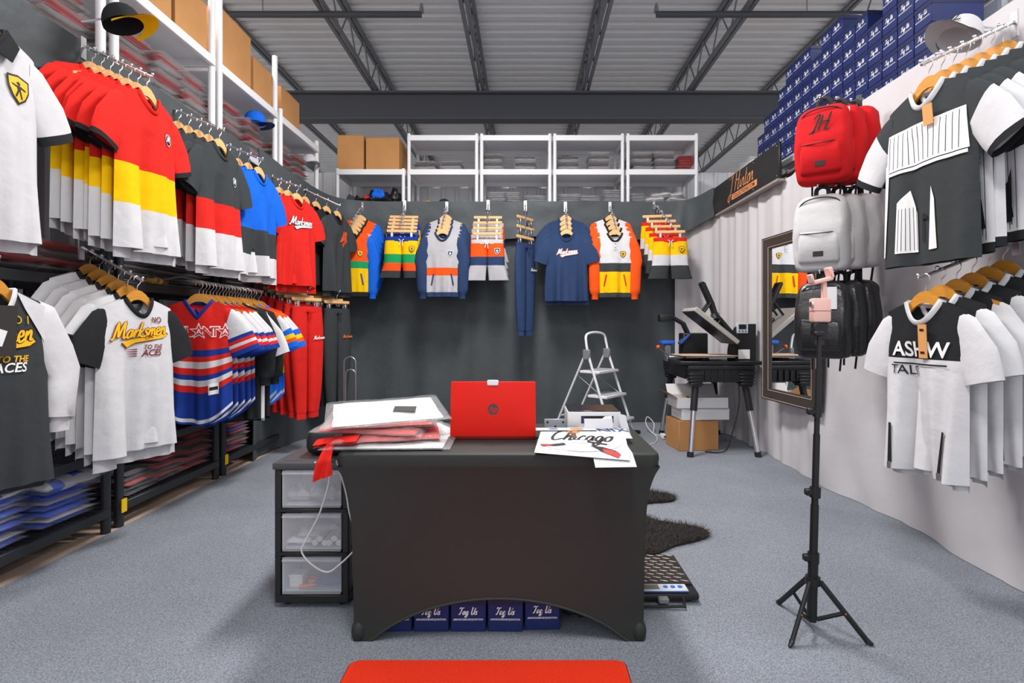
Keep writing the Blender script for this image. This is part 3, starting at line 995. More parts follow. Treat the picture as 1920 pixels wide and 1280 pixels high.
def p_pinstripe(g, root):
    L = []
    for i in range(15):
        x = -.21 + i * .03
        L.append((shape2([(x, -.25), (x + .003, -.25), (x + .003 + .01 * math.sin(i), -.75), (x + .01 * math.sin(i), -.75)]), 0, 0))
    for a, b, c, d in ((-.2, -.34, .1, -.48), (.05, -.3, .2, -.42), (-.1, -.52, .2, -.4), (-.18, -.6, -.02, -.7), (.08, -.62, .2, -.54)):
        L.append((shape2([(a, b), (c, d), (c, d - .008), (a, b - .008)]), 0, .001))
    L += [(shape2([(.12, -.72), (.2, -.72), (.2, -.5)]), 0, .002), (shape2([(-.06, -.74), (-.03, -.74), (-.03, -.68), (-.06, -.68)]), 0, .002), (shape2([(-.235, -.45), (-.2, -.55), (-.16, -.755), (-.235, -.755)]), 0, .0015)]
    flat_print('pinstripes', L, [INKK], g.front, root)
def p_spire(g, root):
    L = [(shape2([(-.13, -.74), (-.05, -.74), (-.05, -.56), (-.075, -.45), (-.13, -.5)]), 0, 0), (shape2([(.03, -.74), (.08, -.74), (.07, -.52), (.05, -.46)]), 0, 0), (shape2([(-.225, -.3), (-.19, -.3), (-.2, -.75), (-.235, -.75)]), 0, 0)]
    L += [(shape2([(-.12 + q * .013, -.73), (-.118 + q * .013, -.73), (-.118 + q * .013, -.53), (-.12 + q * .013, -.53)]), 1, .001) for q in range(6)]
    L += [(shape2([(-.015, -.6), (.03, -.6), (.02, -.58), (.005, -.57)]), 1, .001), (shape2([(.0, -.6), (.008, -.6), (.008, -.7), (.0, -.7)]), 1, .001)]
    flat_print('spire_print', L, [INKW, INKK], g.front, root)

# ------------------------------------------------------------------ garment kinds
def polo(seed):
    g = Garment(L=.79, base=WHITE, seed=seed, tail=.04, vneck=True, dip=.12)
    r = upper('polo_shirt', g, [WHITE, BLACK], BLACK, sleeve=dict(length=.21, stripes=[(0, 0), (.86, 1)]), placket=WHITE, emblem=(.12, -.2, .085, [INKK, GOLD, INKK]))
    for sg in (-1, 1):
        vs = [(sg * .085, -.02, .012), (sg * .01, -.05, -.1), (sg * .07, -.055, -.12), (sg * .125, -.03, -.04)]
        MB().add(vs + [(a, b - .004, c) for a, b, c in vs], [(0, 1, 2, 3), (4, 5, 6, 7), (0, 1, 5, 4), (1, 2, 6, 5), (2, 3, 7, 6)]).build('collar_flap', BLACK, r, False)
    return r
def tri_tee(seed, a, b, c, z1, z2, emb=None, L=.84, cuff=None):
    g = Garment(L=L, base=a, stripes=[(z1, b), (z2, c)], seed=seed, tail=.05, wh=.245, amp=.038)
    return upper('striped_tee', g, [a, cuff or a], a, sleeve=dict(length=.22, spread=.36, stripes=[(0, 0), (.9, 1)]), print_fn=emb)
def plain_tee(seed, body, sl, col, pr=None, L=.8, tail=.05, **kw):
    g = Garment(L=L, base=body, seed=seed, tail=tail, wh=.25)
    return upper('tee_shirt', g, [sl], col, sleeve=dict(length=.2, spread=.34), print_fn=pr, **kw)

jobs = []
G_UL = 'shirts in the upper row on the left'
G_LL = 'garments in the lower row on the left'
R90 = PI / 2
# --- upper row, left wall
pr = polo(1)
hang([pr, polo(2)], (-2.0, 1.95, 2.335), (-2.2, 1.95, 2.42), R90, 'white polo shirt with yellow shield', 'at the upper left edge', 'shirt', G_UL, ext=.22, jit=.02, hs='polo')
a = tri_tee(1, RED, YEL, WHITE, -.42, -.63, p_mono(.13, -.2), .86, BLACK); b = tri_tee(2, RED, YEL, WHITE, -.42, -.61, None, .84, BLACK); c = tri_tee(5, RED, YEL, WHITE, -.45, -.6, None, .85, BLACK)
hang([a, b, c, b, c, b, c], (-2.08, 2.93, 2.48), (-2.38, 2.93, 2.615), R90, 'red yellow and white tee', 'in the upper left stack', 'shirt', G_UL, ext=.05, jit=.07, hs='red striped tee')
a = tri_tee(1, CHAR, RED, WHITE, -.4, -.6, p_mono(.12, -.22)); b = tri_tee(2, CHAR, RED, WHITE, -.41, -.6)
hang([a, b, b, b, b], (-2.1, 3.66, 2.45), (-2.38, 3.66, 2.57), R90 - .06, 'black red and white tee', 'above the striped jerseys', 'shirt', G_UL, ext=.08, jit=.09, hs='black striped tee')
a = tri_tee(3, BLUE, BLACK, WHITE, -.46, -.66, L=.82); b = tri_tee(6, BLUE, CHAR, WHITE, -.46, -.66, L=.82)
hang([b, a, a, a], (-2.12, 4.24, 2.43), (-2.36, 4.24, 2.53), R90 - .1, 'blue black and white tee', 'beside the red tees', 'shirt', G_UL, ext=.1, jit=.09, hs='blue tee')
a = plain_tee(2, RED, RED, RED, p_script('Marksmen', .075, .03, -.22, INKW, INKK), L=.8, tail=.06); b = plain_tee(3, RED, RED, RED)
hang([a, b, b, b], (-2.1, 4.9, 2.385), (-2.34, 4.9, 2.47), R90 - .32, 'plain red tee' , 'beside the black corner tees', 'shirt', G_UL, ext=.1, jit=.03, names=['red tee with white script print', 'plain red tee', 'plain red tee', 'plain red tee'], hs='red tee')
a = plain_tee(4, CHAR, CHAR, BLACK, p_script('M', .1, .08, -.24, INKR, INKO), L=.82); b = plain_tee(5, BLACK, BLACK, BLACK)
hang([a, b, b, b], (-2.02, 5.72, 2.40), (-2.32, 5.62, 2.53), R90 - .28, 'black tee', 'in the far left corner', 'shirt', G_UL, ext=.08, jit=.04, hs='black tee')
# --- lower row, left wall
def raglan(seed, pr=None):
    g = Garment(L=.76, base=CHAR, seed=seed, tail=.03, wh=.25)
    return upper('raglan_tee', g, [WHITE], WHITE, 'long', dict(length=.46, spread=.55, a0=.105), print_fn=pr)
def raglan_yoke(g, root):
    p_aces(-.02, INKK, INKW)(g, root)
    for sg in (-1, 1):
        flat_print('shoulder_panel', [(shape2([(sg * .085, -.004), (sg * .215, -.06), (sg * .228, -.25), (sg * .17, -.16), (sg * .115, -.07)]), 0, 0)], [WHITE], g.front, root)
    p = Vector(g.front(.0, -.06, .02))
    MB().box(-.045, -.002, -.19, .045, .002, 0).build('swing_tag', mat('dark tag card', (52, 50, 50), .6), root, False, p, (.05, 0, 0))
    MB().box(-.03, -.004, -.15, .035, 0, -.09).build('swing_tag', INKW, root, False, p, (.05, .3, 0))
hang([raglan(1, raglan_yoke), raglan(2), plain_tee(3, WHITE, WHITE, BLACK)], (-2.0, 1.99, 1.355), (-2.2, 1.99, 1.43), R90 - .05, '', 'in the stack at the lower left edge', 'shirt', G_LL, WOODY, ext=.22, jit=.03, names=['charcoal raglan tee with gold script print', 'plain charcoal raglan tee', 'white tee'], hs='raglan tee')
wt = plain_tee(1, WHITE, BLACK, BLACK, p_aces(-.005, MAROON, MAROON), L=.83, tail=.07)
def drop_tee(seed, m):
    g = Garment(L=.825, base=m, seed=seed, tail=.06, wh=.24)
    return upper('tee_shirt', g, [m, BLACK], BLACK, sleeve=dict(length=.22, spread=.3, stripes=[(0, 0), (.52, 1)]))
wt2 = drop_tee(2, WHITE); wt3 = drop_tee(4, WARMWHITE)
hang([wt, wt2, wt3, wt2, wt3, wt2], (-2.14, 2.94, 1.365), (-2.40, 2.94, 1.51), R90 - .16, 'white tee with black sleeves', 'of the lower left row', 'shirt', G_LL, WOODY, ext=.05, jit=.03, names=['white tee with black sleeves and gold script print'] + ['white tee with black sleeves'] * 5, hs='white tee')

# --- striped jerseys on the straight rail
def jersey(seed, kind):
    if kind == 'R':
        st = [(-.33, RBLUE), (-.375, RED), (-.41, WHITE), (-.455, RED), (-.5, RBLUE), (-.535, WHITE), (-.575, RED), (-.62, RBLUE), (-.8, WHITE), (-.825, RBLUE)]
        g = Garment(L=.84, base=RED, stripes=st, seed=seed, vneck=True, dip=.12, curve=.13, ws=.185, wc=.2, wh=.205, amp=.036)
        r = upper('baseball_jersey', g, [WHITE, RBLUE, RED], RBLUE, sleeve=dict(length=.23, spread=.42, a0=.1, a1=.095, stripes=[(0, 2), (.12, 0), (.55, 1), (.64, 2), (.72, 0), (.8, 2), (.88, 1)]), print_fn=p_atlanta if seed == 1 else None)
    elif kind == 'O':
        st = [(-.3, BLUE), (-.36, ORANGE), (-.42, YEL), (-.48, ORANGE), (-.55, YEL), (-.62, BLUE), (-.79, GREY), (-.82, BLUE)]
        g = Garment(L=.84, base=ORANGE, stripes=st, seed=seed, vneck=True, dip=.12, curve=.13, ws=.185, wc=.2, wh=.205, amp=.036)
        r = upper('baseball_jersey', g, [WHITE, BLUE, YEL, ORANGE], BLUE, sleeve=dict(length=.23, spread=.42, a0=.1, a1=.095, stripes=[(0, 3), (.2, 0), (.5, 1), (.62, 2), (.74, 3), (.84, 1)]))
    else:
        m = BLACK if kind == 'K' else WHITE
        g = Garment(L=.86, base=m, seed=seed, tail=.02, ws=.19, wc=.2, wh=.2)
        r = upper('tee_shirt', g, [m], m, 'long' if kind == 'K' else 'short', dict(length=.5, spread=.4) if kind == 'K' else dict(length=.26, spread=.4))
    return r
J = {'R1': jersey(1, 'R'), 'R': jersey(2, 'R'), 'K': jersey(3, 'K'), 'W': jersey(4, 'W'), 'O': jersey(5, 'O')}
seq = ['R1', 'R', 'R', 'R', 'R', 'K', 'W', 'K', 'O', 'O', 'O']
nm = {'R1': 'red white and blue striped jersey with star lettering', 'R': 'red white and blue striped jersey', 'K': 'black shirt', 'W': 'white tee', 'O': 'orange yellow and blue jersey'}
hang([J[q] for q in seq], (-2.19, 3.58, 1.385), (-2.19, 4.38, 1.375), .22, '', 'on the round rail', 'jersey', G_LL, WOODY, arm=False, jit=.05, names=[nm[q] for q in seq], hs='jersey')
for q in range(9):   # empty hangers between
    hanger((-2.19, 3.625 + q * .08, 1.386), .22 + random.uniform(-.06, .06), WOODY, 'empty wooden hanger, ' + ORD1[q] + ' along the round jersey rail', 'coat hangers')
t = thing('hanging_rail', 'round grey hanging rail carrying the striped jerseys', 'rail', (-2.46, 3.97, 1.5))
MB().tube([(.27, -.45, .012), (.27, .47, .0)], .013, 10).build('rail_bar', STEEL, t)
for yy in (-.34, .36):
    MB().tube(spline([(0, yy, .03), (.12, yy, .05), (.2, yy - .0, .03), (.262, yy, .012)], 5), .013, 8, flat=.6).build('bracket', GREYPLA, t)

# --- trousers on the left corner
def jogger(seed, m, lg=None):
    def pf(fr, root):
        if lg:
            flat_print('thigh_print', [(moved(script_ribbons('Marksmen', .035, .07, rise=.06), .1, -.3), 0, 0)], [lg], fr, root)
    return lower('jogger_trousers', [(0, m)], W=.17, L=1.0, crotch=.3, leg_w=.088, hem_w=.06, waist_m=m, cuff=m, seed=seed, print_fn=pf, gap=.012, cord=m)
a, b = jogger(1, RED, INKW), jogger(2, RED)
hang([a, b, a, b, b], (-2.08, 5.08, 1.40), (-2.38, 5.08, 1.50), R90 - .5, 'red jogger trousers', 'below the red tees', 'trousers', G_LL, clip=True, ext=.05, jit=.05, names=['red jogger trousers with white thigh script'] + ['red jogger trousers'] * 4, hs='red jogger')
a, b = jogger(3, CHAR, INKO), jogger(4, BLACK)
hang([a, b, b, b, b], (-2.02, 5.72, 1.40), (-2.34, 5.76, 1.50), R90 - .5, 'black jogger trousers', 'in the left corner', 'trousers', G_LL, clip=True, ext=.05, jit=.05, hs='black jogger')

# --- the back wall row
G_B = 'garments hanging along the back curtain'
def sweat(seed, top, st, sl, collar, band, pock, emb, bmat=None, pl=None, left_m=None):
    g = Garment(ws=.2, wc=.205, wh=.2, L=.68, base=top, stripes=st, seed=seed, amp=.018)
    return upper('sweatshirt', g, [sl], collar, 'long', dict(length=.64, spread=.36, a0=.095), band=band, pockets=pock, emblem=(.09, -.24, .055, emb), placket=pl)
EMBY, EMBN = [INKK, GOLD, INKK], [INKW, NAVY, INKW]
s1 = sweat(1, ORANGE, [(-.33, GREEN), (-.41, YEL)], BLUE, BLACK, BLACK, INKB, EMBY)
s3 = sweat(2, GREY, [(-.4, ORANGE), (-.49, GREY)], NAVY, NAVY, NAVY, NAVY, EMBN)
s7 = sweat(3, WHITE, [(-.34, CHAR), (-.44, YEL)], ORANGE, BLACK, CHAR, INKR, EMBY, pl=WHITE)
def shorts(seed, rows, waist, emb):
    return lower('shorts', rows, W=.185, L=.47, crotch=.3, leg_w=.115, hem_w=.118, waist_m=waist, seed=seed, emblem=(.12, -.14, .055, emb), gap=.018)
s2 = shorts(1, [(0, YEL), (-.2, GREEN), (-.3, ORANGE), (-.39, CHAR)], RBLUE, EMBY)
s4 = shorts(2, [(0, ORANGE), (-.2, NAVY), (-.3, GREY)], WARMWHITE, EMBN)
s8 = shorts(3, [(0, YEL), (-.2, WHITE), (-.32, CHAR)], RED, EMBY)
s6 = plain_tee(7, NAVY, NAVY, NAVY, p_script('Marksmen', .062, .01, -.22, INKW, INKO), L=.78, tail=.04)
s5 = jogger(6, NAVY, INKW)
def bx_(x, d=6.5):
    return (x - 985) * d / 1000
hang([s1] * 5, (-1.99, 6.12, 2.285), (-1.99, 6.42, 2.50), .28, 'orange green and yellow sweatshirt with blue sleeves', 'on the back curtain', 'sweatshirt', G_B, ext=.09, jit=.04, hs='orange sweatshirt')
hang([s2] * 5, (-1.42, 6.13, 2.235), (-1.46, 6.42, 2.455), .1, 'yellow green and orange shorts', 'on the back curtain', 'shorts', G_B, clip=True, ext=.09, jit=.06, hs='yellow shorts')
hang([s3] * 5, (-.95, 6.12, 2.28), (-.955, 6.42, 2.505), .08, 'grey sweatshirt with orange stripe and navy sleeves', 'on the back curtain', 'sweatshirt', G_B, ext=.09, jit=.04, hs='grey sweatshirt')
hang([s4] * 4, (-.44, 6.16, 2.21), (-.45, 6.42, 2.45), .0, 'orange navy and grey shorts', 'on the back curtain', 'shorts', G_B, clip=True, ext=.09, jit=.05, hs='orange shorts')
hang([s5, None, None], (.0, 6.14, 2.16), (.0, 6.42, 2.44), .95, 'navy jogger trousers', 'on the back curtain', 'trousers', G_B, clip=True, ext=.09, jit=.04, hs='navy jogger')
hang([s6] * 4, (.475, 6.14, 2.28), (.485, 6.42, 2.50), -.05, 'navy tee with white script print', 'on the back curtain', 'shirt', G_B, ext=.09, jit=.04, hs='navy tee')
hang([s7] * 4, (1.03, 6.14, 2.275), (1.03, 6.42, 2.50), -.04, 'white black and yellow sweatshirt with orange sleeves', 'on the back curtain', 'sweatshirt', G_B, ext=.09, jit=.04, hs='white sweatshirt')
hang([s8] * 4, (1.66, 6.12, 2.225), (1.58, 6.40, 2.46), -.12, 'yellow white and black shorts', 'on the back curtain', 'shorts', G_B, clip=True, ext=.09, jit=.05, hs='black hem shorts')

# --- the right wall
G_R = 'shirts on the right wall'
def pin_jersey(seed, first):
    if first:
        g = Garment(L=.8, base=CHAR, stripes=[], seed=seed, curve=.0, wh=.25, amp=.02)
        def pf(g, r):
            flat_print('chest_panel', [(shape2([(-.2, -.16), (.2, -.16), (.215, -.34), (-.215, -.34)]), 0, 0)] + [(shape2([(-.19 + q * .028, -.17), (-.187 + q * .028, -.17), (-.187 + q * .028, -.33), (-.19 + q * .028, -.33)]), 1, .001) for q in range(14)] + [(shape2([(-.21, -.345), (.21, -.345), (.21, -.36), (-.21, -.36)]), 0, .001)], [INKW, INKK], g.front, r)
            p_spire(g, r)
        return upper('pinstripe_jersey', g, [CHAR, WHITE, BLACK], WHITE, sleeve=dict(length=.25, spread=.6, stripes=[(0, 0), (.3, 1), (.9, 2)]), print_fn=pf, swing=(.05, -.1, TAN))
    g = Garment(L=.8, base=CHAR, stripes=[(-.2, WHITE), (-.76, BLACK)], seed=seed, wh=.25, amp=.026)
    return upper('pinstripe_jersey', g, [CHAR, WHITE, BLACK], WHITE, sleeve=dict(length=.25, spread=.6, stripes=[(0, 0), (.3, 1), (.9, 2)]), print_fn=p_pinstripe)
a, b = pin_jersey(1, True), pin_jersey(2, False)
c = pin_jersey(4, False)
hang([a, b, c, b, c, b, c], (1.83, 2.42, 2.30), (2.15, 2.40, 2.445), -R90 + .12, '', 'of the upper right row', 'jersey', G_R, WOODY, ext=.05, jit=.06, names=['charcoal jersey with white spire print'] + ['white pinstripe jersey with black yoke'] * 6, hs='pinstripe jersey')
def right_tee(seed, pr):
    g = Garment(L=.77, base=BLACK, stripes=[(-.255, WHITE)], seed=seed, tail=.03, ws=.195, wc=.2, wh=.2, amp=.045)
    r = upper('tee_shirt', g, [WHITE], WHITE, sleeve=dict(length=.2, spread=.26, a0=.09, a1=.078), print_fn=p_shelter if pr else None)
    if pr:
        p = Vector(g.front(.03, -.1, .01))
        MB().box(-.02, -.002, -.15, .02, .002, 0).build('swing_tag', TAN, r, False, p, (.05, 0, 0))
        flat_print('swing_tag_print', [(shape2([(-.01, -.13), (.01, -.13), (.01, -.12), (-.01, -.12)]), 0, 0), (shape2([(-.01, -.03), (.01, -.03), (.01, -.02), (-.01, -.02)]), 0, 0)], [INKK], lambda a, b, l: (p.x + a, p.y - .004 + b * -.05, p.z + b), r)
    else:
        for x in (-.13, .13):
            vs = [g.front(x + dx, z, .002) for z in (-.56, -.755) for dx in (-.008, .008)]
            MB().add(vs, [(0, 1, 3, 2)]).build('zip', INKK, r)
    return r
a, b = right_tee(1, True), right_tee(3, False)
hang([a, b, b, b, b, b], (1.80, 2.40, 1.325), (2.15, 2.40, 1.465), -R90 + .18, '', 'of the lower right row', 'shirt', G_R, WOODY, ext=.06, jit=.04, names=['black and white tee with printed lettering'] + ['black and white tee with zipped hem'] * 5, hs='zipped tee')

# ------------------------------------------------------------------ table with stretch cover
TX, TW, TY0, TD, TZ = -.102, .608, 2.0, .62, .74
t = thing('covered_table', 'folding table in a black stretch cover with arched hem', 'table', (TX, TY0 + TD / 2, 0))
SPAN = mat('black stretch fabric', (41, 45, 43), .6, bump=.12, bscale=700, spec=.32)
hd = TD / 2
def rrect(hx, hy, r, n=5):
    pts = []
    for cx, cy, a0 in ((hx - r, hy - r, 0), (-hx + r, hy - r, 90), (-hx + r, -hy + r, 180), (hx - r, -hy + r, 270)):
        for i in range(n + 1):
            a = math.radians(a0 + 90 * i / n)
            pts.append((cx + r * math.cos(a), cy + r * math.sin(a)))
    return pts
rings = [[(a, b, z) for a, b in rrect(TW + e, hd + e, .035)] for z, e in ((TZ - .05, 0), (TZ - .02, .003), (TZ - .006, 0), (TZ, -.008))]
MB().loft(rings, True).build('cover_top', SPAN, t)
def side_panel(width, pull, arch_h, foot, front):
    """stretched panel under one edge; u along the edge, v down"""
    def pt(u, v):
        s_ = -1 + 2 * u
        zb = .004 + arch_h * (1 - abs(s_) ** 2.2) if abs(s_) < .9 else .004
        zb = .004 + arch_h * max(0, 1 - (abs(s_) / .88) ** 2.0) ** .8
        zt = TZ - .05
        z = zt + (zb - zt) * v
        q = min(1, (zt - z) / .3)
        inn = 1 - math.exp(-4 * q)
        slow = min(1, (zt - z) / .6) ** .8
        w = width - foot * (inn if front else slow)
        dip = pull * (slow if front else inn)
        bow = .035 * (1 - s_ * s_) * math.sin(v * PI) * .5
        return s_ * w, dip + bow, z
    return pt
def panel_mesh(width, edge, pull, arch_h, foot, front=True):
    f = side_panel(width, pull, arch_h, foot, front)
    return MB().grid(lambda u, v: (f(u, v)[0], -edge + f(u, v)[1], f(u, v)[2]), 40, 24).grid(lambda u, v: (f(1 - u, v)[0], -edge + f(1 - u, v)[1] + .004, f(1 - u, v)[2]), 40, 24).tube([(f(i / 40, 1)[0], -edge + f(i / 40, 1)[1], f(i / 40, 1)[2]) for i in range(41)], .006, 6)
pm = panel_mesh(TW, hd, .05, .17, .052)
pm.build('cover_front', SPAN, t)
panel_mesh(TW, hd, .05, .17, .052).build('cover_back', SPAN, t, rot=(0, 0, PI))
panel_mesh(hd, TW, .052, .17, .05, False).build('cover_side', SPAN, t, rot=(0, 0, R90))
panel_mesh(hd, TW, .052, .17, .05, False).build('cover_side', SPAN, t, rot=(0, 0, -R90))
for sx in (-1, 1):
    for sy in (-1, 1):
        MB().tube([(sx * (TW - .072), sy * (hd - .07), 0), (sx * (TW - .072), sy * (hd - .07), TZ - .05)], .014, 8).build('leg', GREYPLA, t)
        MB().ball((sx * (TW - .066), sy * (hd - .066), .04), (.03, .03, .045), 10, 6).build('foot_pocket', SPAN, t)

# ------------------------------------------------------------------ laptop
t = thing('laptop', 'open red laptop on the table seen from behind its lid', 'laptop', (-.136, 2.24, TZ))
REDPL = mat('red laptop shell', (212, 26, 12), .5, spec=.2)
lid = MB().rbox(-.18, -.007, 0, .18, .007, .232, .006, 2).build('lid', REDPL, t, rot=(-.14, 0, 0), loc=(0, 0, .012))
MB().box(-.168, .0071, .012, .168, .008, .22).build('screen', mat('dark screen', (16, 18, 22), .2), lid, False)
fl = lambda a, b, l: (a, -.0073 - l, b)
LOGO = mat('dark logo metal', (72, 44, 44), .3)
flat_print('lid_logo', [(ellipse2(0, .115, .0235, .0235, 24), 0, 0), (moved(block_text('hp', .034, .002, .3), .0, .115), 1, .0006)], [LOGO, REDPL], fl, lid)
MB().rbox(-.026, -.012, .214, .022, .012, .238, .003, 1).build('camera_cover', WHTPLA, lid)
b = MB().rbox(-.18, 0, 0, .18, .25, .016, .005, 2).build('base', mat('dark red shell', (120, 24, 22), .4), t)
MB().box(-.16, .04, .0162, .16, .15, .0175).build('keyboard', BLKPLA, b, False)
MB().box(-.05, .165, .0162, .05, .23, .017).build('touchpad', GREYPLA, b, False)
o = tag(MB().tube(spline([(-.32, 2.30, TZ + .012), (-.37, 2.27, TZ + .02), (-.4, 2.32, TZ + .008), (-.36, 2.38, TZ + .006)], 6), .006, 6).build('charger_cable', WHTPLA), 'white charger cable end on the table left of the red laptop', 'cable')

# ------------------------------------------------------------------ bagged garments
def slab(lx, ly, h, seed, wr=.25, nu=14, nv=10, edge=6):
    """soft folded slab, pinched at the rim"""
    mb = MB()
    def f(u, v, sg):
        a, b = -1 + 2 * u, -1 + 2 * v
        e = max(0, (1 - abs(a) ** edge) * (1 - abs(b) ** edge)) ** .5
        nz = (noise.noise(Vector((a * 1.6 + seed * 3.1, b * 1.6, seed))) + .45 * noise.noise(Vector((a * 5 + seed, b * 4.2, seed * 2)))) * wr * h
        r1 = 1 + .02 * noise.noise(Vector((a * 2, b * 2, seed + 5)))
        return (a * lx / 2 * r1, b * ly / 2 * r1, max(.0004, h / 2 + sg * h / 2 * e + nz * e))
    mb.grid(lambda u, v: f(u, v, 1), nu, nv).grid(lambda u, v: f(1 - u, v, -1), nu, nv)
    return mb
SL = {}
def pack_meshes(m, lx, ly, h, seed, m2=None):
    key = (m.name, m2.name if m2 else '', lx, ly, h, seed)
    if key not in SL:
        sb = slab(lx * .94, ly * .94, h, seed)
        if m2:
            for i, f in enumerate(sb.f):
                c = sum((Vector(sb.v[q]) for q in f), Vector()) / len(f)
                if math.sin(c.y / ly * 17 + seed) > .35 or abs(c.x) / lx > .42 and math.sin(c.y / ly * 9) > 0:
                    sb.m[i] = 1
        SL[key] = (sb.mesh('folded_garment', [m, m2] if m2 else m, angle=1.3), slab(lx * 1.04, ly * 1.05, h * 1.16, seed + 2, .3, 14, 10, 14).mesh('clear_bag', FILM, angle=1.3))
    return SL[key]
def pack(label, loc, rz, m, lx=.36, ly=.3, h=.03, seed=1, group=None, m2=None, tilt=(0, 0), name='bagged_garment', bag=True):
    t = thing(name, label, 'bagged garment' if bag else 'clothing', loc, rz, group)
    t.rotation_euler = (tilt[0], tilt[1], rz)
    a, b = pack_meshes(m, lx, ly, h, seed, m2)
    put('folded_garment', a, t)
    if bag:
        put('clear_bag', b, t)
    return t
def stack(n, loc, rz, mats, lx, ly, h, what, where, group, jx=.02, bag=True, name='bagged_garment'):
    """pile of packs from the bottom up"""
    x, y, z = loc
    z += .003
    for i in range(n):
        mm = mats[i % len(mats)]
        m, m2 = mm if isinstance(mm, tuple) else (mm, None)
        hh = h * (1.0)
        pack(what + ', ' + (ORD1[i] + ' up' if i < n - 1 else 'topmost') + ' ' + where, (x + random.uniform(-jx, jx), y + random.uniform(-jx, jx), z), rz + random.uniform(-.08, .08), m, lx, ly, h, 1 + (i % 3), group, m2, bag=bag, name=name)
        z += hh * 1.1
    return z
# pile on the table
def soft_pack(label, loc, rot, m, lx, ly, h, seed, wr=.45, film=True):
    t = thing('bagged_garment', label, 'bagged garment', loc, 0, 'garments piled on the table')
    t.rotation_euler = rot
    slab(lx * .93, ly * .93, h, seed, wr, 28, 22, 4).build('folded_garment', m, t, angle=1.4)
    if film:
        def rim(u, v):
            a, b = -1 + 2 * u, -1 + 2 * v
            e = max(0, (1 - abs(a) ** 8) * (1 - abs(b) ** 8))
            z = h * .5 + (h * .62) * e ** .5 + (noise.noise(Vector((a * 1.6 + seed * 3.1, b * 1.6, seed))) * wr * h + .004 * noise.noise(Vector((a * 9, b * 9, seed)))) * (.4 + .6 * e)
            return (a * lx * .53, b * ly * .53, z + .001)
        MB().grid(rim, 34, 28).grid(lambda u, v: (rim(1 - u, v)[0], rim(1 - u, v)[1], h * .42 - .3 * (rim(1 - u, v)[2] - h * .5)), 12, 10).build('clear_bag', FILM, t, angle=1.4)
    return t
z = TZ + .004
REDV = cloth('bagged red', (206, 52, 46))
soft_pack('white bagged garment at the bottom of the pile on the table', (-.54, 2.19, z), (0, 0, .03), WARMWHITE, .47, .33, .014, 2)
soft_pack('clear bagged white garment poking out behind the pile on the table', (-.49, 2.34, z), (.02, 0, .55), WHITE, .38, .30, .016, 3); z += .019
soft_pack('red bagged garment low in the table pile', (-.56, 2.23, z), (.03, 0, .22), REDV, .42, .32, .024, 1); z += .026
soft_pack('red bagged garment in the middle of the table pile', (-.62, 2.25, z), (.04, .03, -.04), REDV, .42, .33, .03, 2); z += .03
soft_pack('red bagged garment just under the white tee on the table', (-.6, 2.25, z), (.05, .0, .2), REDV, .43, .33, .026, 3); z += .028
tt = soft_pack('white bagged tee with dark tag on top of the table pile', (-.59, 2.265, z), (.12, -.03, .33), WARMWHITE, .46, .36, .022, 4)
MB().box(-.045, -.024, 0, .045, .024, .002).build('swing_tag', mat('dark tag card', (52, 50, 50), .6), tt, False, (.07, -.07, .032), (.16, .02, -.25))
# red cloth hanging over the table edge
def rc(u, v):
    a = -1 + 2 * u
    w = .014 + .022 * v + .004 * math.sin(v * 4)
    x = -.745 + a * w - .01 * v
    y = 2.055 - .07 * min(1, v * 2.5) + .012 * math.sin(a * 4 + v * 3)
    zz = .775 - .04 * min(1, v * 3) - .085 * max(0, v - .25) / .75 + .012 * a * v
    return (x, y, zz)
o = MB().grid(rc, 10, 14).grid(lambda u, v: tuple(Vector(rc(1 - u, v)) + Vector((0, .006, 0))), 10, 14).build('red_cloth', RED)
tag(o, 'red cloth sleeve hanging down from the pile over the drawers', 'cloth')
o = MB().grid(lambda u, v: (-.81 + .17 * u, 2.03 + .1 * v + .01 * math.sin(u * 5), .762 + .014 * math.sin(v * PI) + .02 * u), 12, 8).grid(lambda u, v: (-.64 - .17 * u, 2.03 + .1 * v + .01 * math.sin((1 - u) * 5), .752 + .02 * (1 - u)), 12, 8).build('red_cloth', RED)
tag(o, 'folded red cloth sticking out of the left of the pile', 'cloth')
t = thing('camera_case', 'black rounded case behind the pile on the drawer unit', 'case', (-.86, 2.52, .635))
MB().rbox(-.13, -.14, 0, .17, .14, .12, .04, 3).build('case_body', BLKPLA, t)
MB().tube(spline([(-.131, -.1, .065), (-.133, 0, .066), (-.131, .1, .065)], 3), .004, 6).build('zip', mat('brown zip', (90, 60, 50), .5), t)

# ------------------------------------------------------------------ drawer unit
DX0, DX1, DY0, DY1, DZ = -1.075, -.757, 2.285, 2.80, .632
t = thing('drawer_unit', 'black three drawer unit with frosted fronts beside the table', 'drawer unit', ((DX0 + DX1) / 2, (DY0 + DY1) / 2, 0))
hx, hy = (DX1 - DX0) / 2, (DY1 - DY0) / 2
MB().rbox(-hx - .008, -hy - .006, DZ - .03, hx + .008, hy, DZ, .006, 2).rbox(-hx + .03, -hy + .03, DZ - .002, hx - .03, hy - .03, DZ + .002, .002, 1).build('top', mat('dark grey plastic', (66, 67, 70), .45), t)
MB().rbox(-hx, -hy, .03, hx, hy, .065, .005, 1).build('base', BLKPLA, t)
for sx in (-1, 1):
    x = sx * (hx - .014)
    MB().rbox(x - .014, -hy, .06, x + .014, -hy + .04, DZ - .03, .004, 1).build('post', BLKPLA, t)
    MB().rbox(x - .014, hy - .04, .06, x + .014, hy, DZ - .03, .004, 1).build('post', BLKPLA, t)
    MB().rbox(x - .006, -hy + .03, .06, x + .006, hy - .03, DZ - .03, .002, 1).build('side_panel', mat('smoky side panel', (50, 50, 53), .4), t)
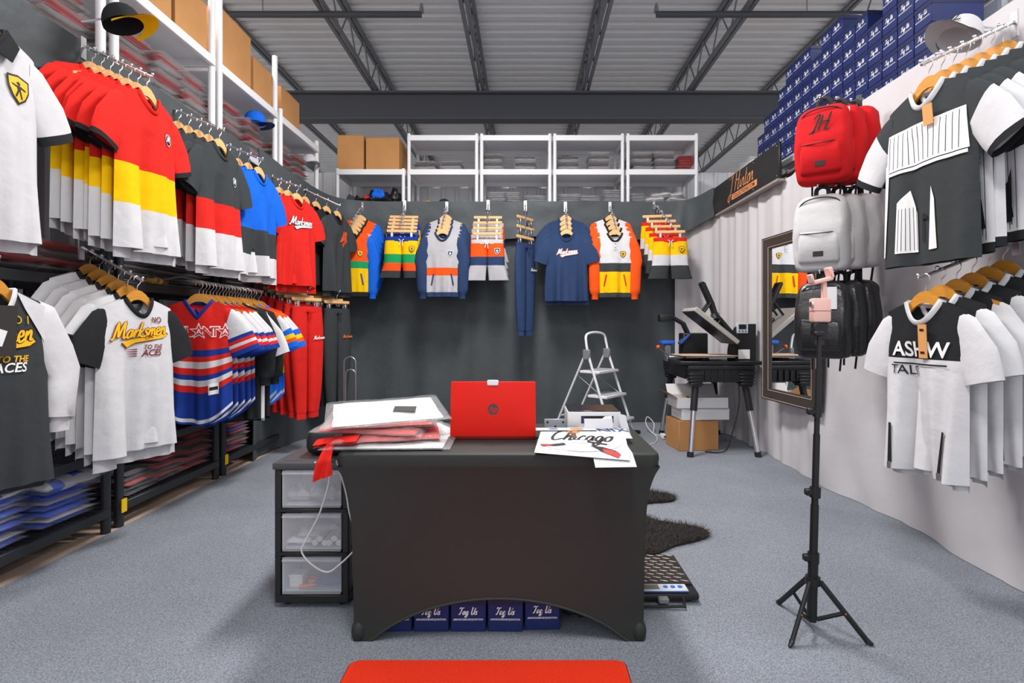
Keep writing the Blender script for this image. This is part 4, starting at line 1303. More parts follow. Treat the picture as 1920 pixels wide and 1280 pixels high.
for z in (.245, .432):
    MB().rbox(-hx + .004, -hy - .004, z - .012, hx - .004, hy - .01, z + .004, .004, 1).build('shelf', BLKPLA, t)
for sx in (-1, 1):
    for sy in (-1, 1):
        MB().tube([(sx * (hx - .04), sy * (hy - .05), 0.009), (sx * (hx - .04), sy * (hy - .05), .032)], .018, 10).build('foot', BLKPLA, t)
MB().box(-hx + .01, hy - .012, .06, hx - .01, hy - .006, DZ - .03).build('back_panel', BLKPLA, t, False)
zb = [(.07, .228), (.253, .415), (.44, .6)]
for i, (z0, z1) in enumerate(zb):
    d = MB().rbox(-hx + .034, -hy - .002, z0, hx - .034, -hy + .001, z1, .0012, 1).build('drawer', CLEARPLA, t)
    MB().box(-hx + .036, -hy + .02, z0 + .002, hx - .036, hy - .05, z0 + .006).build('drawer_floor', mat('pale drawer tray', (176, 182, 192), .5), d, False)
    MB().box(-hx + .036, -hy + .2, z0 + .006, hx - .036, -hy + .204, z1 - .01).build('drawer_back', mat('pale drawer tray', (150, 156, 166), .5), d, False)  # pale back added part way in to brighten the drawer inside
    for sx in (-1, 1):
        MB().box(sx * (hx - .0345) - .0015, -hy + .004, z0 + .006, sx * (hx - .0345) + .0015, -hy + .2, z1 - .01).build('drawer_side', MATS['pale drawer tray'], d, False)  # pale sides, added to brighten behind the frosted front
    MB().rbox(-hx + .034, -hy - .012, z1 - .016, hx - .034, -hy + .0, z1 - .008, .002, 1).build('drawer_lip', CLEARPLA, d)
cx, cy = (DX0 + DX1) / 2, DY0
GL = 'small things in the drawers'
SILV = glass_like('crumpled clear wrap', (190, 198, 208), .6, .2, bump=.9, bscale=40)
for q in range(4):
    o = slab(.11, .1, .05, q + 3, .9, 12, 10, 3).build('wrap_bundle', SILV, None, True, (cx - .08 + q * .056, cy + .09 + .02 * (q % 2), .452))
    tag(o, 'crumpled clear wrap in the top drawer, ' + ORD1[q] + ' from the left', 'wrapping', GL)
for q in range(6):
    o = MB().tube([(0, -.0, 0), (0, .12, 0)], .013, 10).build('paper_roll', PAPER, None, True, (cx + .0 + q * .021, cy + .035, .275 + (.018 if q % 3 == 1 else 0)), (0, 0, .05 * (q % 2)))
    tag(o, 'white paper roll in the middle drawer, ' + ORD1[q] + ' from the left', 'paper roll', GL)
for q in range(3):
    o = slab(.12, .11, .03, q + 1, .5, 10, 8, 4).build('paper_packet', PAPER, None, True, (cx - .075 + q * .035, cy + .09 + q * .03, .262 + q * .016), (0, .1 * q, .3 * q))
    tag(o, 'white packet lying in the middle drawer, ' + ['lowest', 'middle', 'uppermost'][q], 'packet', GL)
o = tag(MB().rbox(-.03, -.03, 0, .03, .03, .05, .004, 1).rbox(-.033, -.033, .045, .033, .033, .055, .003, 1).build('small_white_box', WHTPLA, None, True, (cx - .085, cy + .07, .078)), 'small white lidded box in the bottom drawer', 'box')
for q, (m, x, r, w) in enumerate([(INKO, -.03, .4, 'orange marker pen in the bottom drawer'), (INKO, .0, -.1, 'second orange marker pen in the bottom drawer'), (INKR, -.012, -.5, 'red marker pen in the bottom drawer')]):
    o = tag(MB().tube([(-.04, 0, 0), (.02, 0, 0), (.04, 0, 0)], [.008, .008, .004], 8).build('marker_pen', m, None, True, (cx + x, cy + .045 + .02 * q, .086 + .006 * q), (0, 0, r)), w, 'pen')
o = tag(slab(.13, .12, .035, 2, .6, 10, 8, 4).build('blue_cloth', RBLUE, None, True, (cx + .055, cy + .1, .078)), 'blue cloth in the bottom drawer', 'cloth')

# white cable looping over the drawers
o = tag(MB().tube(spline([(-.80, 2.03, .70), P(618, 890, 2.2), P(600, 960, 2.22), P(572, 1015, 2.22), P(566, 1035, 2.22), P(585, 1058, 2.22), P(614, 1072, 2.22), P(640, 1055, 2.22), P(664, 1032, 2.24)], 8), .0035, 6).build('white_cable', WHTPLA), 'white cable looping down in front of the drawers', 'cable')
o = tag(MB().tube(spline([(-.74, 2.09, .69), P(648, 920, 2.14), P(655, 960, 2.16), P(662, 985, 2.2)], 8), .0035, 6).build('white_cable', WHTPLA), 'short white cable between the drawers and the black table cover', 'cable')

# ------------------------------------------------------------------ printer, bracket, printed sheets
t = thing('desk_printer', 'small white printer with a black top on the table', 'printer', (.305, 2.36, TZ))
hw = .118
MB().rbox(-hw, 0, .004, hw, .20, .098, .006, 2).build('body', WHTPLA, t)
MB().rbox(-hw + .004, .004, .094, hw - .004, .196, .102, .003, 1).build('lid', mat('glossy black lid', (36, 34, 36), .25), t)
MB().box(-.058, -.002, .048, .085, .012, .08).build('paper_slot', BLKPLA, t, False)
MB().box(-.075, -.001, .012, -.03, .006, .024).build('paper_slot', BLKPLA, t, False)
MB().box(-.052, -.004, .052, -.045, -.001, .075).build('indicator', INKB, t, False)
MB().rbox(-.045, -.075, .034, .07, .0, .038, .001, 1).build('output_tray', WHTPLA, t, True, (0, 0, -.012), (.25, 0, 0))
MB().box(-.05, -.07, .02, .072, -.066, .062).build('paper_sheet', PAPER, t, False, (0, 0, 0), (-.25, 0, 0))
MB().add([(0, -.05, .055), (.075, -.05, .055), (.072, -.03, .085), (.045, -.02, .082)], [(0, 1, 2, 3)]).build('paper_sheet', PAPER, t, False)
MB().add([(.118, -.05, .005), (.15, -.07, .002), (.13, -.04, .09), (.1, -.02, .095)], [(0, 1, 2, 3)]).build('paper_sheet', PAPER, t, False)
t = thing('angle_bracket', 'grey steel angle bracket standing on the table by the printer', 'bracket', (.135, 2.4, TZ))
GALV = mat('galvanised steel', (168, 172, 178), .45, metal=.6)
MB().rbox(-.05, 0, 0, .05, .004, .06, .002, 1).build('upright_plate', GALV, t)
MB().rbox(-.05, -.06, 0, .05, .004, .004, .0015, 1).build('base_plate', GALV, t)
for x in (-.035, .035, 0):
    MB().tube([(x, -.0015, .045 if x else .025), (x, .0, .045 if x else .025)], .005, 8).build('screw_hole', INKK, t)
def lay_z(y, k):
    """height of the paper pile above the table: raised at the back, drooping over the front edge"""
    z = .004 + .022 * max(0, min(1, (y - 2.0) / .24))
    if y < 1.995:
        z -= .45 * (1.995 - y)
    return TZ + z + k * .0022
def sheet(label, cx, cy, lx, ly, rz, layers, mats, k):
    t = thing('printed_sheet', label, 'sheet', (cx, cy, TZ), 0, 'printed film sheets on the table')
    c, s_ = math.cos(rz), math.sin(rz)
    def fn(a, b, l):
        x, y = a * c - b * s_, a * s_ + b * c
        return (x, y, lay_z(cy + y, k) - TZ + l)
    MB().grid(lambda u, v: fn((u - .5) * lx, (v - .5) * ly, 0), 8, 16).grid(lambda u, v: fn((.5 - u) * lx, (v - .5) * ly, -.001), 8, 16).build('film', mat('print film', (188, 189, 193), .45), t)
    if layers:
        flat_print('sheet_print', [(finer(vf, .02), q, l) for vf, q, l in layers], mats, lambda a, b, l: fn(a, b, .0012 + l), t)
    return t
def tall(vf, sy):
    return [(a, b * sy) for a, b in vf[0]], vf[1]
sheet('blank film sheet sticking out furthest over the table edge', .325, 2.02, .15, .2, .02, None, None, 0)
sheet('film sheet lying under the team print sheets, left of the pile', .19, 2.12, .25, .26, -.22, None, None, 1)
sheet('film sheet with blue capital letters leaning by the printer', .335, 2.26, .2, .2, .0, [(moved(tall(block_text('ENIX', .075, .012), 1.5), .02, .02, .12), 0, 0), (moved(tall(block_text('ENIX', .075, -.008), 1.5), .02, .02, .12), 1, .0006)], [INKK, INKB], 2)
FIG = mat('print brown', (90, 62, 54), .6)
chi = [(ellipse2(-.01, -.005, .165, .12, 28), 2, 0), (moved(tall(script_ribbons('Chicago', .088, .062), 1.6), .0, .045), 0, .0008), (ellipse2(-.04, .118, .028, .022), 3, .001), (shape2([(-.05, .105), (-.028, .102), (-.02, .03), (-.042, .035)]), 4, .0012), (shape2([(-.04, .005), (.02, .01), (.025, -.03), (-.04, -.03)]), 5, .0014),
       (shape2([(.02, -.0), (.1, -.03), (.095, -.045), (.02, -.02)]), 0, .0016), (shape2([(.03, -.055), (.08, -.07), (.14, -.12), (.13, -.14), (.07, -.115)]), 0, .0016), (shape2([(.08, -.09), (.145, -.125), (.135, -.145), (.08, -.12)]), 1, .0018), (shape2([(-.07, -.035), (-.12, -.06), (-.16, -.06), (-.15, -.08), (-.1, -.08), (-.06, -.06)]), 0, .0016), (shape2([(-.13, -.064), (-.16, -.066), (-.15, -.082), (-.11, -.08)]), 1, .0018)]
sheet('film sheet printed with Chicago script and a player figure', .225, 2.115, .35, .3, -.12, chi, [INKK, INKR, INKW, INKO, FIG, mat('print pale grey', (196, 196, 200), .6)], 3)
sheet('narrow film strip with orange marks behind the Chicago print', .17, 2.285, .26, .06, .02, [(ellipse2(.05, 0, .03, .016), 0, 0), (ellipse2(-.05, 0, .02, .01), 1, 0)], [INKO, INKB], 5)

# ------------------------------------------------------------------ boxes under the table
BOXW, BOXH, BOXD = .139, .136, .31
def navy_box(label, loc, rz, group):
    t = thing('navy_box', label, 'box', loc, rz, group)
    put('carton', BX_BODY, t); put('lid', BX_LID, t)
    o = put('lettering', BX_TXT, t)
    return t
BX_BODY = MB().rbox(-BOXW / 2, 0, 0, BOXW / 2, BOXD, BOXH, .003, 1).mesh('carton', NAVYBOX)
BX_LID = MB().rbox(-BOXW / 2 - .002, -.002, BOXH - .03, BOXW / 2 + .002, BOXD + .002, BOXH + .002, .003, 1).mesh('lid', mat('dark navy lid', (20, 30, 72), .5))
_o = flat_print('lettering', [(moved(script_ribbons('Tag Us', .028, .07), 0, .078), 0, 0), (moved(block_text('#MARKSMENBYJHINTON', .0105, .012), 0, .05), 0, 0)], [INKW], lambda a, b, l: (a, -.0026, b), None)
BX_TXT = _o.data
bpy.data.objects.remove(_o)
for i in range(5):
    t = navy_box('navy printed box under the table, ' + ['leftmost', 'second from the left', 'middle one', 'fourth from the left', 'rightmost with pink price sticker'][i], ((739 + i * 69.5 - 985) * 2.11 / 1000, 2.11 + (.012 if i == 4 else 0), .0085), random.uniform(-.02, .02), 'navy boxes under the table')
    if i == 4:
        MB().box(.0, -.0035, .105, .055, -.0015, .13).build('price_sticker', mat('pink sticker', (236, 196, 186), .6), t, False)
        MB().box(.006, -.0042, .111, .03, -.003, .122).build('barcode', INKK, t, False)
o = tag(slab(.2, .2, .12, 3, .5, 14, 12, 3).build('black_cloth_bag', BLACK, None, True, (.235, 2.28, .01)), 'black cloth bundle under the right end of the table', 'cloth')

# ------------------------------------------------------------------ red mat
def matpt(u, v):
    return u, v
t = thing('floor_mat', 'bright red floor mat in front of the table', 'mat', (-.134, 1.5, .008))
MREDM = mat('red mat pile', (246, 60, 32), .95, vary=.1, vscale=180, bump=.6, bscale=260, spec=.1, bdist=.006)
MB().loft([[(a, b, z) for a, b in rrect(.49 - e, .42 - e, .03)] for z, e in ((0, .002), (.007, 0), (.011, .005))], True).build('pile', MREDM, t)
MB().loft([[(a, b, z) for a, b in rrect(.494, .424, .032)] for z in (.0, .004)], True).build('backing', mat('dark mat backing', (90, 24, 20), .8), t)

# ------------------------------------------------------------------ platform scale
t = thing('platform_scale', 'black platform scale with treaded plate on the carpet', 'scale', (.535, 2.51, .008))
MB().rbox(-.225, -.19, .012, .225, .19, .045, .012, 2).build('base', BLKPLA, t)
pl = MB().rbox(-.215, -.115, .044, .215, .185, .056, .006, 2).build('plate', mat('dark tread plate', (58, 52, 50), .35, metal=.4), t)
TREAD = MB().rbox(-.018, -.003, 0, .018, .003, .003, .0012, 1).mesh('tread', mat('worn tread', (190, 186, 180), .35, metal=.7))
for r in range(9):
    for c in range(9):
        x = -.19 + c * .047 + (.023 if r % 2 else 0)
        if abs(x) < .2:
            put('tread', TREAD, pl, (x, -.095 + r * .033, .056), (0, 0, -.35))
ds = MB().rbox(-.07, -.18, .045, .18, -.12, .056, .004, 1).build('display_panel', mat('silver panel', (196, 200, 206), .4), t)
MB().box(-.055, -.17, .0562, .055, -.13, .0572).build('screen', mat('grey display', (112, 108, 104), .3), ds, False)
MB().box(-.07, -.1815, .047, .18, -.18, .052).build('blue_stripe', INKB, ds, False)
for q in range(3):
    MB().tube([(.085 + q * .032, -.15, .056), (.085 + q * .032, -.15, .0585)], .011, 10).build('button', mat('button blue', (40, 110, 200), .4), ds)
MB().tube([(-.03, -.185, .03), (-.03, -.235, .014), (.15, -.235, .014), (.15, -.185, .03)], .006, 8).build('handle', BLKPLA, t)
MB().rbox(.04, -.215, .012, .085, -.185, .035, .004, 1).build('latch', GREYPLA, t)
for sx in (-1, 1):
    for sy in (-1, 1):
        MB().tube([(sx * .19, sy * .15, 0), (sx * .19, sy * .15, .014)], .015, 8).build('foot', BLKPLA, t)

# ------------------------------------------------------------------ fur rug
OUT = [(.02, 2.95), (.15, 2.82), (.42, 2.78), (.66, 2.80), (.82, 2.92), (.98, 3.0), (1.06, 3.08), (1.03, 3.18), (.9, 3.24), (.78, 3.32), (.72, 3.46), (.72, 3.56), (.84, 3.62), (1.0, 3.66), (1.05, 3.74), (1.0, 3.82), (.84, 3.88), (.6, 3.92), (.3, 3.9), (.1, 3.8), (-.1, 3.6), (-.16, 3.3), (-.1, 3.05)]
outl = [(p.x, p.y) for p in spline([(a, b, 0) for a, b in OUT + [OUT[0]]], 4)][:-1]
t = thing('fur_rug', 'black shaggy hide rug on the carpet behind the table', 'rug', (.45, 3.3, .008))
HIDE = mat('dark fur', (44, 40, 38), .75, vary=.35, vscale=30, spec=.35)
MB().prism([(a - .45, b - 3.3) for a, b in outl], 0, .014, 'z').build('hide', HIDE, t)
def inside(x, y, poly):
    c = False
    for i in range(len(poly)):
        x1, y1 = poly[i]; x2, y2 = poly[i - 1]
        if (y1 > y) != (y2 > y) and x < (x2 - x1) * (y - y1) / (y2 - y1) + x1:
            c = not c
    return c
rr = random.Random(4)
fur = MB()
n = 0
while n < 24000:
    x, y = rr.uniform(-.2, 1.1), rr.uniform(2.75, 3.95)
    if x < .25 and rr.random() < .75 or not inside(x, y, outl):
        continue
    a = rr.uniform(0, 2 * PI); L = rr.uniform(.03, .055)
    lean = Vector((math.cos(a) * .7 + .2, math.sin(a) * .7 - .2, rr.uniform(.15, .55))).normalized() * L
    b = Vector((x - .45, y - 3.3, .012)); s_ = Vector((-math.sin(a), math.cos(a), 0)) * .0018
    fur.add([b - s_, b + s_, b + lean], [(0, 1, 2)])
    n += 1
o = fur.build('fur', HIDE, t, smooth=False)
o['kind'] = 'stuff'

# ------------------------------------------------------------------ step ladder
t = thing('step_ladder', 'white two step folding ladder in front of the black curtain', 'ladder', (.77, 6.0, .008), math.radians(51))
HZ = .90
for sx in (-1, 1):
    MB().tube([(sx * .235, -.38, 0), (sx * .215, -.06, HZ)], .014, 8).build('front_leg', WHTMETAL, t)
    MB().tube([(sx * .2, .42, 0), (sx * .21, -.02, HZ)], .012, 8).build('rear_leg', WHTMETAL, t)
    MB().rbox(sx * .214 - .02, -.085, HZ - .06, sx * .214 + .02, .0, HZ + .05, .008, 1).build('hinge', GREYPLA, t)
    MB().tube([(sx * .19, -.24, .44), (sx * .175, .1, .66)], .004, 6).build('stay', STEEL, t)
    MB().tube([(sx * .235, -.38, 0), (sx * .2345, -.378, .03)], .018, 8).build('foot', GREYPLA, t)
    MB().tube([(sx * .195, .42, 0), (sx * .194, .417, .03)], .016, 8).build('foot', GREYPLA, t)
MB().tube(spline([(-.214, -.06, HZ), (-.212, -.035, HZ + .12), (-.18, -.02, HZ + .21), (0, -.015, HZ + .235), (.18, -.02, HZ + .21), (.212, -.035, HZ + .12), (.214, -.06, HZ)], 5), .014, 8).build('handrail', WHTMETAL, t)
for z, y0, w, dd in ((.2, -.36, .225, .2), (.46, -.265, .22, .21), (.72, -.17, .215, .22)):
    s_ = MB().rbox(-w, y0 - .03, z - .03, w, y0 + dd, z, .006, 1).build('step', WHTMETAL, t)
    MB().box(-w + .02, y0 - .015, z, w - .02, y0 + dd - .02, z + .003).build('grip', mat('grey tread rubber', (168, 170, 174), .8), s_, False)
MB().tube([(-.19, .33, .19), (.19, .33, .19)], .009, 6).build('brace', WHTMETAL, t)

# ------------------------------------------------------------------ wire stand
t = thing('wire_stand', 'thin chrome double hoop wire stand before the black curtain', 'wire stand', (-1.645, 5.0, .008))
for w, h in ((.055, .92), (.046, .80)):
    q = [(-w, 0, .01), (-w, 0, h - w)] + [(w * math.cos(PI - PI * i / 10), 0, h - w + w * math.sin(PI - PI * i / 10)) for i in range(1, 10)] + [(w, 0, h - w), (w, 0, .01)]
    MB().tube([(a, b + (.0 if w > .05 else .02), c) for a, b, c in q], .004, 6).build('hoop', CHROME, t)
MB().rbox(-.12, -.1, 0, .12, .1, .012, .005, 1).build('base_plate', STEEL, t)

# ------------------------------------------------------------------ work stand with heat press
SX0, SX1, SY0, SY1, SZ = 1.52, 2.15, 4.98, 5.9, .84
cx, cy = (SX0 + SX1) / 2, (SY0 + SY1) / 2
t = thing('work_stand', 'black plastic work stand on splayed chrome legs', 'stand', (cx, cy, .008))
hx, hy = (SX1 - SX0) / 2, (SY1 - SY0) / 2
MB().rbox(-hx, -hy, SZ - .05, hx, hy, SZ, .012, 2).build('top', BLKPLA, t)
for sy in (-1, 1):
    MB().rbox(-hx + .12, sy * (hy - .02) - .015, SZ - .16, hx - .12, sy * (hy - .02) + .015, SZ - .04, .006, 1).build('apron', BLKPLA, t)
    for q in range(6):
        x = -hx + .16 + q * (2 * hx - .32) / 5
        MB().box(x - .006, sy * (hy - .0) - .012, SZ - .15, x + .006, sy * (hy - .0) + .006, SZ - .05).build('rib', BLKPLA, t, False)
for sx in (-1, 1):
    MB().rbox(sx * (hx - .02) - .015, -hy + .12, SZ - .14, sx * (hx - .02) + .015, hy - .12, SZ - .04, .006, 1).build('apron', BLKPLA, t)
    for sy in (-1, 1):
        MB().prism([(-.07, SZ - .05), (.07, SZ - .05), (.045, SZ - .2), (-.045, SZ - .2)], sy * (hy - .04) - .05, sy * (hy - .04) + .05, 'y').build('corner_block', BLKPLA, t, False, (sx * (hx - .08), 0, 0))
        for q in range(4):
            MB().rbox(-.075 + q * .004, sy * (hy - .04) - .056, SZ - .09 - q * .03, .075 - q * .004, sy * (hy - .04) + .056, SZ - .078 - q * .03, .003, 1).build('rib', BLKPLA, t, True, (sx * (hx - .08), 0, 0))
        a = Vector((sx * (hx - .08), sy * (hy - .04), SZ - .19)); b = Vector((sx * (hx + .0), sy * (hy + .06), .0))
        MB().tube([a, a.lerp(b, .36)], .032, 10).build('leg_sleeve', BLKPLA, t)
        MB().tube([a.lerp(b, .34), a.lerp(b, .96)], .024, 10).build('leg', CHROME, t)
        MB().tube([a.lerp(b, .93), b], .03, 10).build('foot', BLKPLA, t)

t = thing('heat_press', 'heat press machine with raised grey platen on the work stand', 'heat press', (1.77, 5.2, SZ))
DK = mat('black press paint', (30, 31, 33), .42)
MB().rbox(-.32, -.22, .01, .46, .24, .045, .006, 1).build('base_frame', DK, t)
MB().prism([(.23, .045), (.44, .045), (.44, .395), (.36, .395), (.3, .36), (.26, .27), (.235, .15)], -.09, .09, 'y').build('housing', DK, t, False)
cp = MB().rbox(-.055, -.005, -.05, .055, .006, .05, .004, 1).build('control_panel', mat('silver panel', (196, 200, 206), .4), t, True, (.31, -.088, .355), (0, -.0, 0))
MB().box(-.035, -.008, -.01, .035, -.005, .035).build('screen', INKK, cp, False)
for q in range(3):
    MB().tube([(-.03 + q * .03, -.0085, -.03), (-.03 + q * .03, -.005, -.03)], .008, 8).build('button', INKB, cp)
MB().box(.27, -.0925, .06, .38, -.0905, .15).build('rating_plate', INKW, t, False)
MB().rbox(-.26, -.2, .075, .2, .2, .09, .004, 1).build('lower_platen', STEEL, t)
MB().tube([(-.03, 0, .04), (-.03, 0, .08)], .05, 12).build('platen_post', DK, t)
MB().grid(lambda u, v: (-.3 + .54 * u, -.21 + .42 * v, .094 + .012 * max(0, .25 - u) * math.sin(v * 5 + 1)), 10, 6).grid(lambda u, v: (.24 - .54 * u, -.21 + .42 * v, .0915), 10, 6).build('cover_sheet', mat('tan cover sheet', (206, 176, 150), .6), t)
ang = math.atan2(.33, .42)
up = put('upper_platen', None, t, (.22, 0, .20), (0, ang, 0))
up.empty_display_size = .05
o = MB().rbox(-.52, -.2, .0, .0, .2, .045, .006, 1).build('platen_slab', mat('grey platen paint', (170, 166, 160), .45), up)
MB().box(-.51, -.19, -.004, -.01, .19, 0).build('heating_face', mat('dark heating face', (52, 50, 56), .3, metal=.5), up, False)
MB().rbox(-.32, -.03, .045, -.2, .03, .08, .01, 1).build('platen_mount', DK, up)
MB().tube([(-.26, 0, .07), (-.26, 0, .13)], .012, 8).tube([(-.26, 0, .12), (-.26, 0, .15)], .03, 10).build('pressure_knob', DK, up)
MB().tube([(-.4, -.05, .04), (-.4, -.05, .19), (-.4, .05, .19), (-.4, .05, .04)], .012, 8).build('grab_handle', BLKPLA, up)
for sy in (-.035, .035):
    MB().tube([(.26, sy, .27), (.12, sy, .44), (.08, sy, .48)], [.024, .02, .022], 8).build('link_arm', DK, t)
    MB().tube([(.12, sy, .43), (.02, sy, .32)], .014, 8).build('link_arm', DK, t)
    MB().tube([(.08, sy, .48), (.04, sy, .60)], .02, 8).build('link_arm', DK, t)
    MB().tube([(.045, sy, .58), (-.05, sy, .79)], .016, 8, flat=1.5).build('lever_bar', DK, t)
    MB().tube([(.08, sy - .012, .48), (.08, sy + .012, .48)], .03, 12).build('pivot', STEEL, t)
for z, x in ((.60, .04), (.69, -.005), (.79, -.052)):
    MB().tube([(x, -.045, z), (x, .045, z)], .016, 8).build('lever_cross_bar', DK, t)
t = thing('cap_press', 'small cap heat press with blue handle behind the grey platen', 'heat press', (1.68, 5.68, SZ))
MB().rbox(-.02, -.08, .0, .24, .1, .3, .01, 1).build('housing', DK, t)
MB().rbox(-.19, -.06, .0, .06, .06, .06, .008, 1).build('base_frame', STEEL, t)
for sy in (-.04, .04):
    MB().tube([(.06, sy, .27), (-.0, sy, .40), (-.12, sy, .47)], .018, 8).build('link_arm', DK, t)
MB().rbox(-.26, -.06, .42, -.12, .06, .5, .015, 2).build('upper_pad', DK, t, rot=(0, .0, 0))
MB().rbox(-.09, -.05, .0, .05, .05, .03, .008, 1).build('label_block', INKB, t, True, (.02, -.05, .24), (0, -.8, 0))
MB().rbox(-.24, -.07, .18, -.1, .07, .22, .012, 2).build('blue_pad', mat('blue pad', (36, 96, 200), .5), t)
MB().rbox(-.2, -.03, .05, -.13, .03, .18, .008, 1).build('pad_post', STEEL, t)
MB().tube([(-.17, -.06, .06), (-.29, -.1, .15)], .007, 8).build('side_lever', STEEL, t)
MB().ball((-.29, -.1, .155), .022, 10, 6).build('orange_knob', mat('orange knob', (230, 90, 30), .35), t)

# boxes under the stand
def carton(label, x0, y0, z0, x1, y1, z1, rz=0, m=CARD, open_top=False, group=None, tape=True):
    cx, cy = (x0 + x1) / 2, (y0 + y1) / 2
    t = thing('cardboard_box', label, 'box', (cx, cy, z0), rz, group)
    hx, hy, h = (x1 - x0) / 2, (y1 - y0) / 2, z1 - z0
    if open_top:
        for n, b in (('wall_panel', (-hx, -hy, 0, hx, -hy + .005, h)), ('wall_panel', (-hx, hy - .005, 0, hx, hy, h)), ('wall_panel', (-hx, -hy + .005, 0, -hx + .005, hy - .005, h)), ('wall_panel', (hx - .005, -hy + .005, 0, hx, hy - .005, h)), ('bottom_panel', (-hx + .005, -hy + .005, 0, hx - .005, hy - .005, .005))):
            MB().box(*b).build(n, m, t, False)
        MB().add([(-hx, -hy, h), (-hx, hy, h), (-hx - .1, hy, h + .06), (-hx - .1, -hy, h + .06)], [(0, 1, 2, 3)]).build('flap', CARD, t, False)
        MB().add([(-hx, hy, h), (hx, hy, h), (hx, hy + .06, h + .1), (-hx, hy + .06, h + .1)], [(0, 1, 2, 3)]).build('flap', m, t, False)
    else:
        MB().rbox(-hx, -hy, 0, hx, hy, h, .004, 1).build('carton', m, t)
        for sg in (-1, 1):
            MB().rbox(-hx + .001, min(0, sg * hy), h, hx - .001, max(0, sg * hy) - (.002 if sg > 0 else 0), h + .004, .001, 1).build('flap', m, t)
        if tape:
            MB().box(-hx - .001, -.03, h + .004, hx + .001, .03, h + .0055).build('tape', mat('brown tape', (196, 160, 112), .3), t, False)
    return t
carton('plain cardboard box on the carpet under the heat press', 1.46, 5.16, .009, 1.86, 5.5, .29, .12)
carton('white carton stacked on the cardboard box under the heat press', 1.5, 5.18, .30, 1.98, 5.46, .41, .1, PAPER, tape=False)
carton('open white box with brown flap, topmost under the heat press', 1.46, 5.16, .42, 1.96, 5.46, .52, .06, PAPER, True)
o = tag(slab(.26, .2, .06, 2, .8, 12, 10, 3).build('crumpled_paper', mat('kraft paper', (170, 140, 112), .8), None, True, (1.6, 5.3, .43)), 'crumpled brown paper in the open white box', 'paper')
o = tag(MB().tube(spline([(1.99, 5.0, .75), (2.0, 4.99, .5), (1.95, 5.0, .25), (1.9, 5.02, .06), (1.82, 5.04, .02), (1.72, 5.1, .016)], 8), .006, 6).build('black_cable', BLKPLA), 'black power cord hanging from the work stand to the carpet', 'cable')
o = tag(MB().tube(spline([(1.2, 5.35, .014), (1.34, 5.5, .014), (1.42, 5.75, .014), (1.44, 6.0, .016), (1.47, 6.1, .1), (1.42, 6.2, .16), (1.38, 6.1, .1), (1.42, 5.95, .02), (1.5, 5.8, .014)], 8), .005, 6).build('extension_cord', WHTPLA), 'white extension cord on the carpet left of the cardboard box', 'cable')
t = thing('power_plug', 'white plug block on the carpet by the stand leg', 'plug', (1.48, 5.72, .009))
MB().rbox(-.03, -.05, 0, .03, .05, .05, .01, 2).build('plug_body', WHTPLA, t)
MB().tube([(.0, -.05, .03), (.05, -.09, .045), (.08, -.12, .02)], .01, 6).build('cord_end', BLKPLA, t)
o = tag(MB().rbox(-.04, -.03, 0, .04, .03, .035, .008, 2).build('black_adapter', BLKPLA, None, True, (1.245, 5.98, .009), (0, 0, .3)), 'small black adapter on the carpet beside the ladder', 'adapter')

# ------------------------------------------------------------------ wall mirror
t = thing('wall_mirror', 'tall mirror in a stitched dark leather frame on the white curtain', 'mirror', (2.19, 4.37, .57), .07)
LEA = mat('dark brown leather', (62, 54, 50), .5, vary=.12, vscale=20, bump=.2, bscale=120)
W2, H2, fw = .40, 1.42, .1
STI = mat('pale stitching', (190, 178, 164), .7)
def rail(pts):
    """mitred frame piece: outer edge thick, inner edge thin"""
    (a, b), (c, d), (e, f), (g, h) = pts
    vs = [(.0, a, b), (.0, c, d), (.0, e, f), (.0, g, h), (-.05, a, b), (-.05, c, d), (-.035, e, f), (-.035, g, h)]
    return MB().add(vs, [(0, 1, 2, 3), (4, 5, 6, 7), (0, 1, 5, 4), (1, 2, 6, 5), (2, 3, 7, 6), (3, 0, 4, 7)])
oc = [(-W2, 0), (W2, 0), (W2, H2), (-W2, H2)]; ic = [(-W2 + fw, fw), (W2 - fw, fw), (W2 - fw, H2 - fw), (-W2 + fw, H2 - fw)]
for i in range(4):
    j = (i + 1) % 4
    r = rail([oc[i], oc[j], ic[j], ic[i]]).build('frame_rail', LEA, t, False)
    for q in (.14, .86):
        a = Vector(oc[i]).lerp(Vector(ic[i]), q); b = Vector(oc[j]).lerp(Vector(ic[j]), q)
        x = -.05 + .015 * q - .001
        MB().tube([(x, a.x, a.y), (x, b.x, b.y)], .0022, 5).build('stitching', STI, r)
MB().box(-.022, -W2 + fw - .005, fw - .005, -.018, W2 - fw + .005, H2 - fw + .005).build('glass', mat('mirror silver', (245, 246, 248), .01, metal=1.0), t, False)

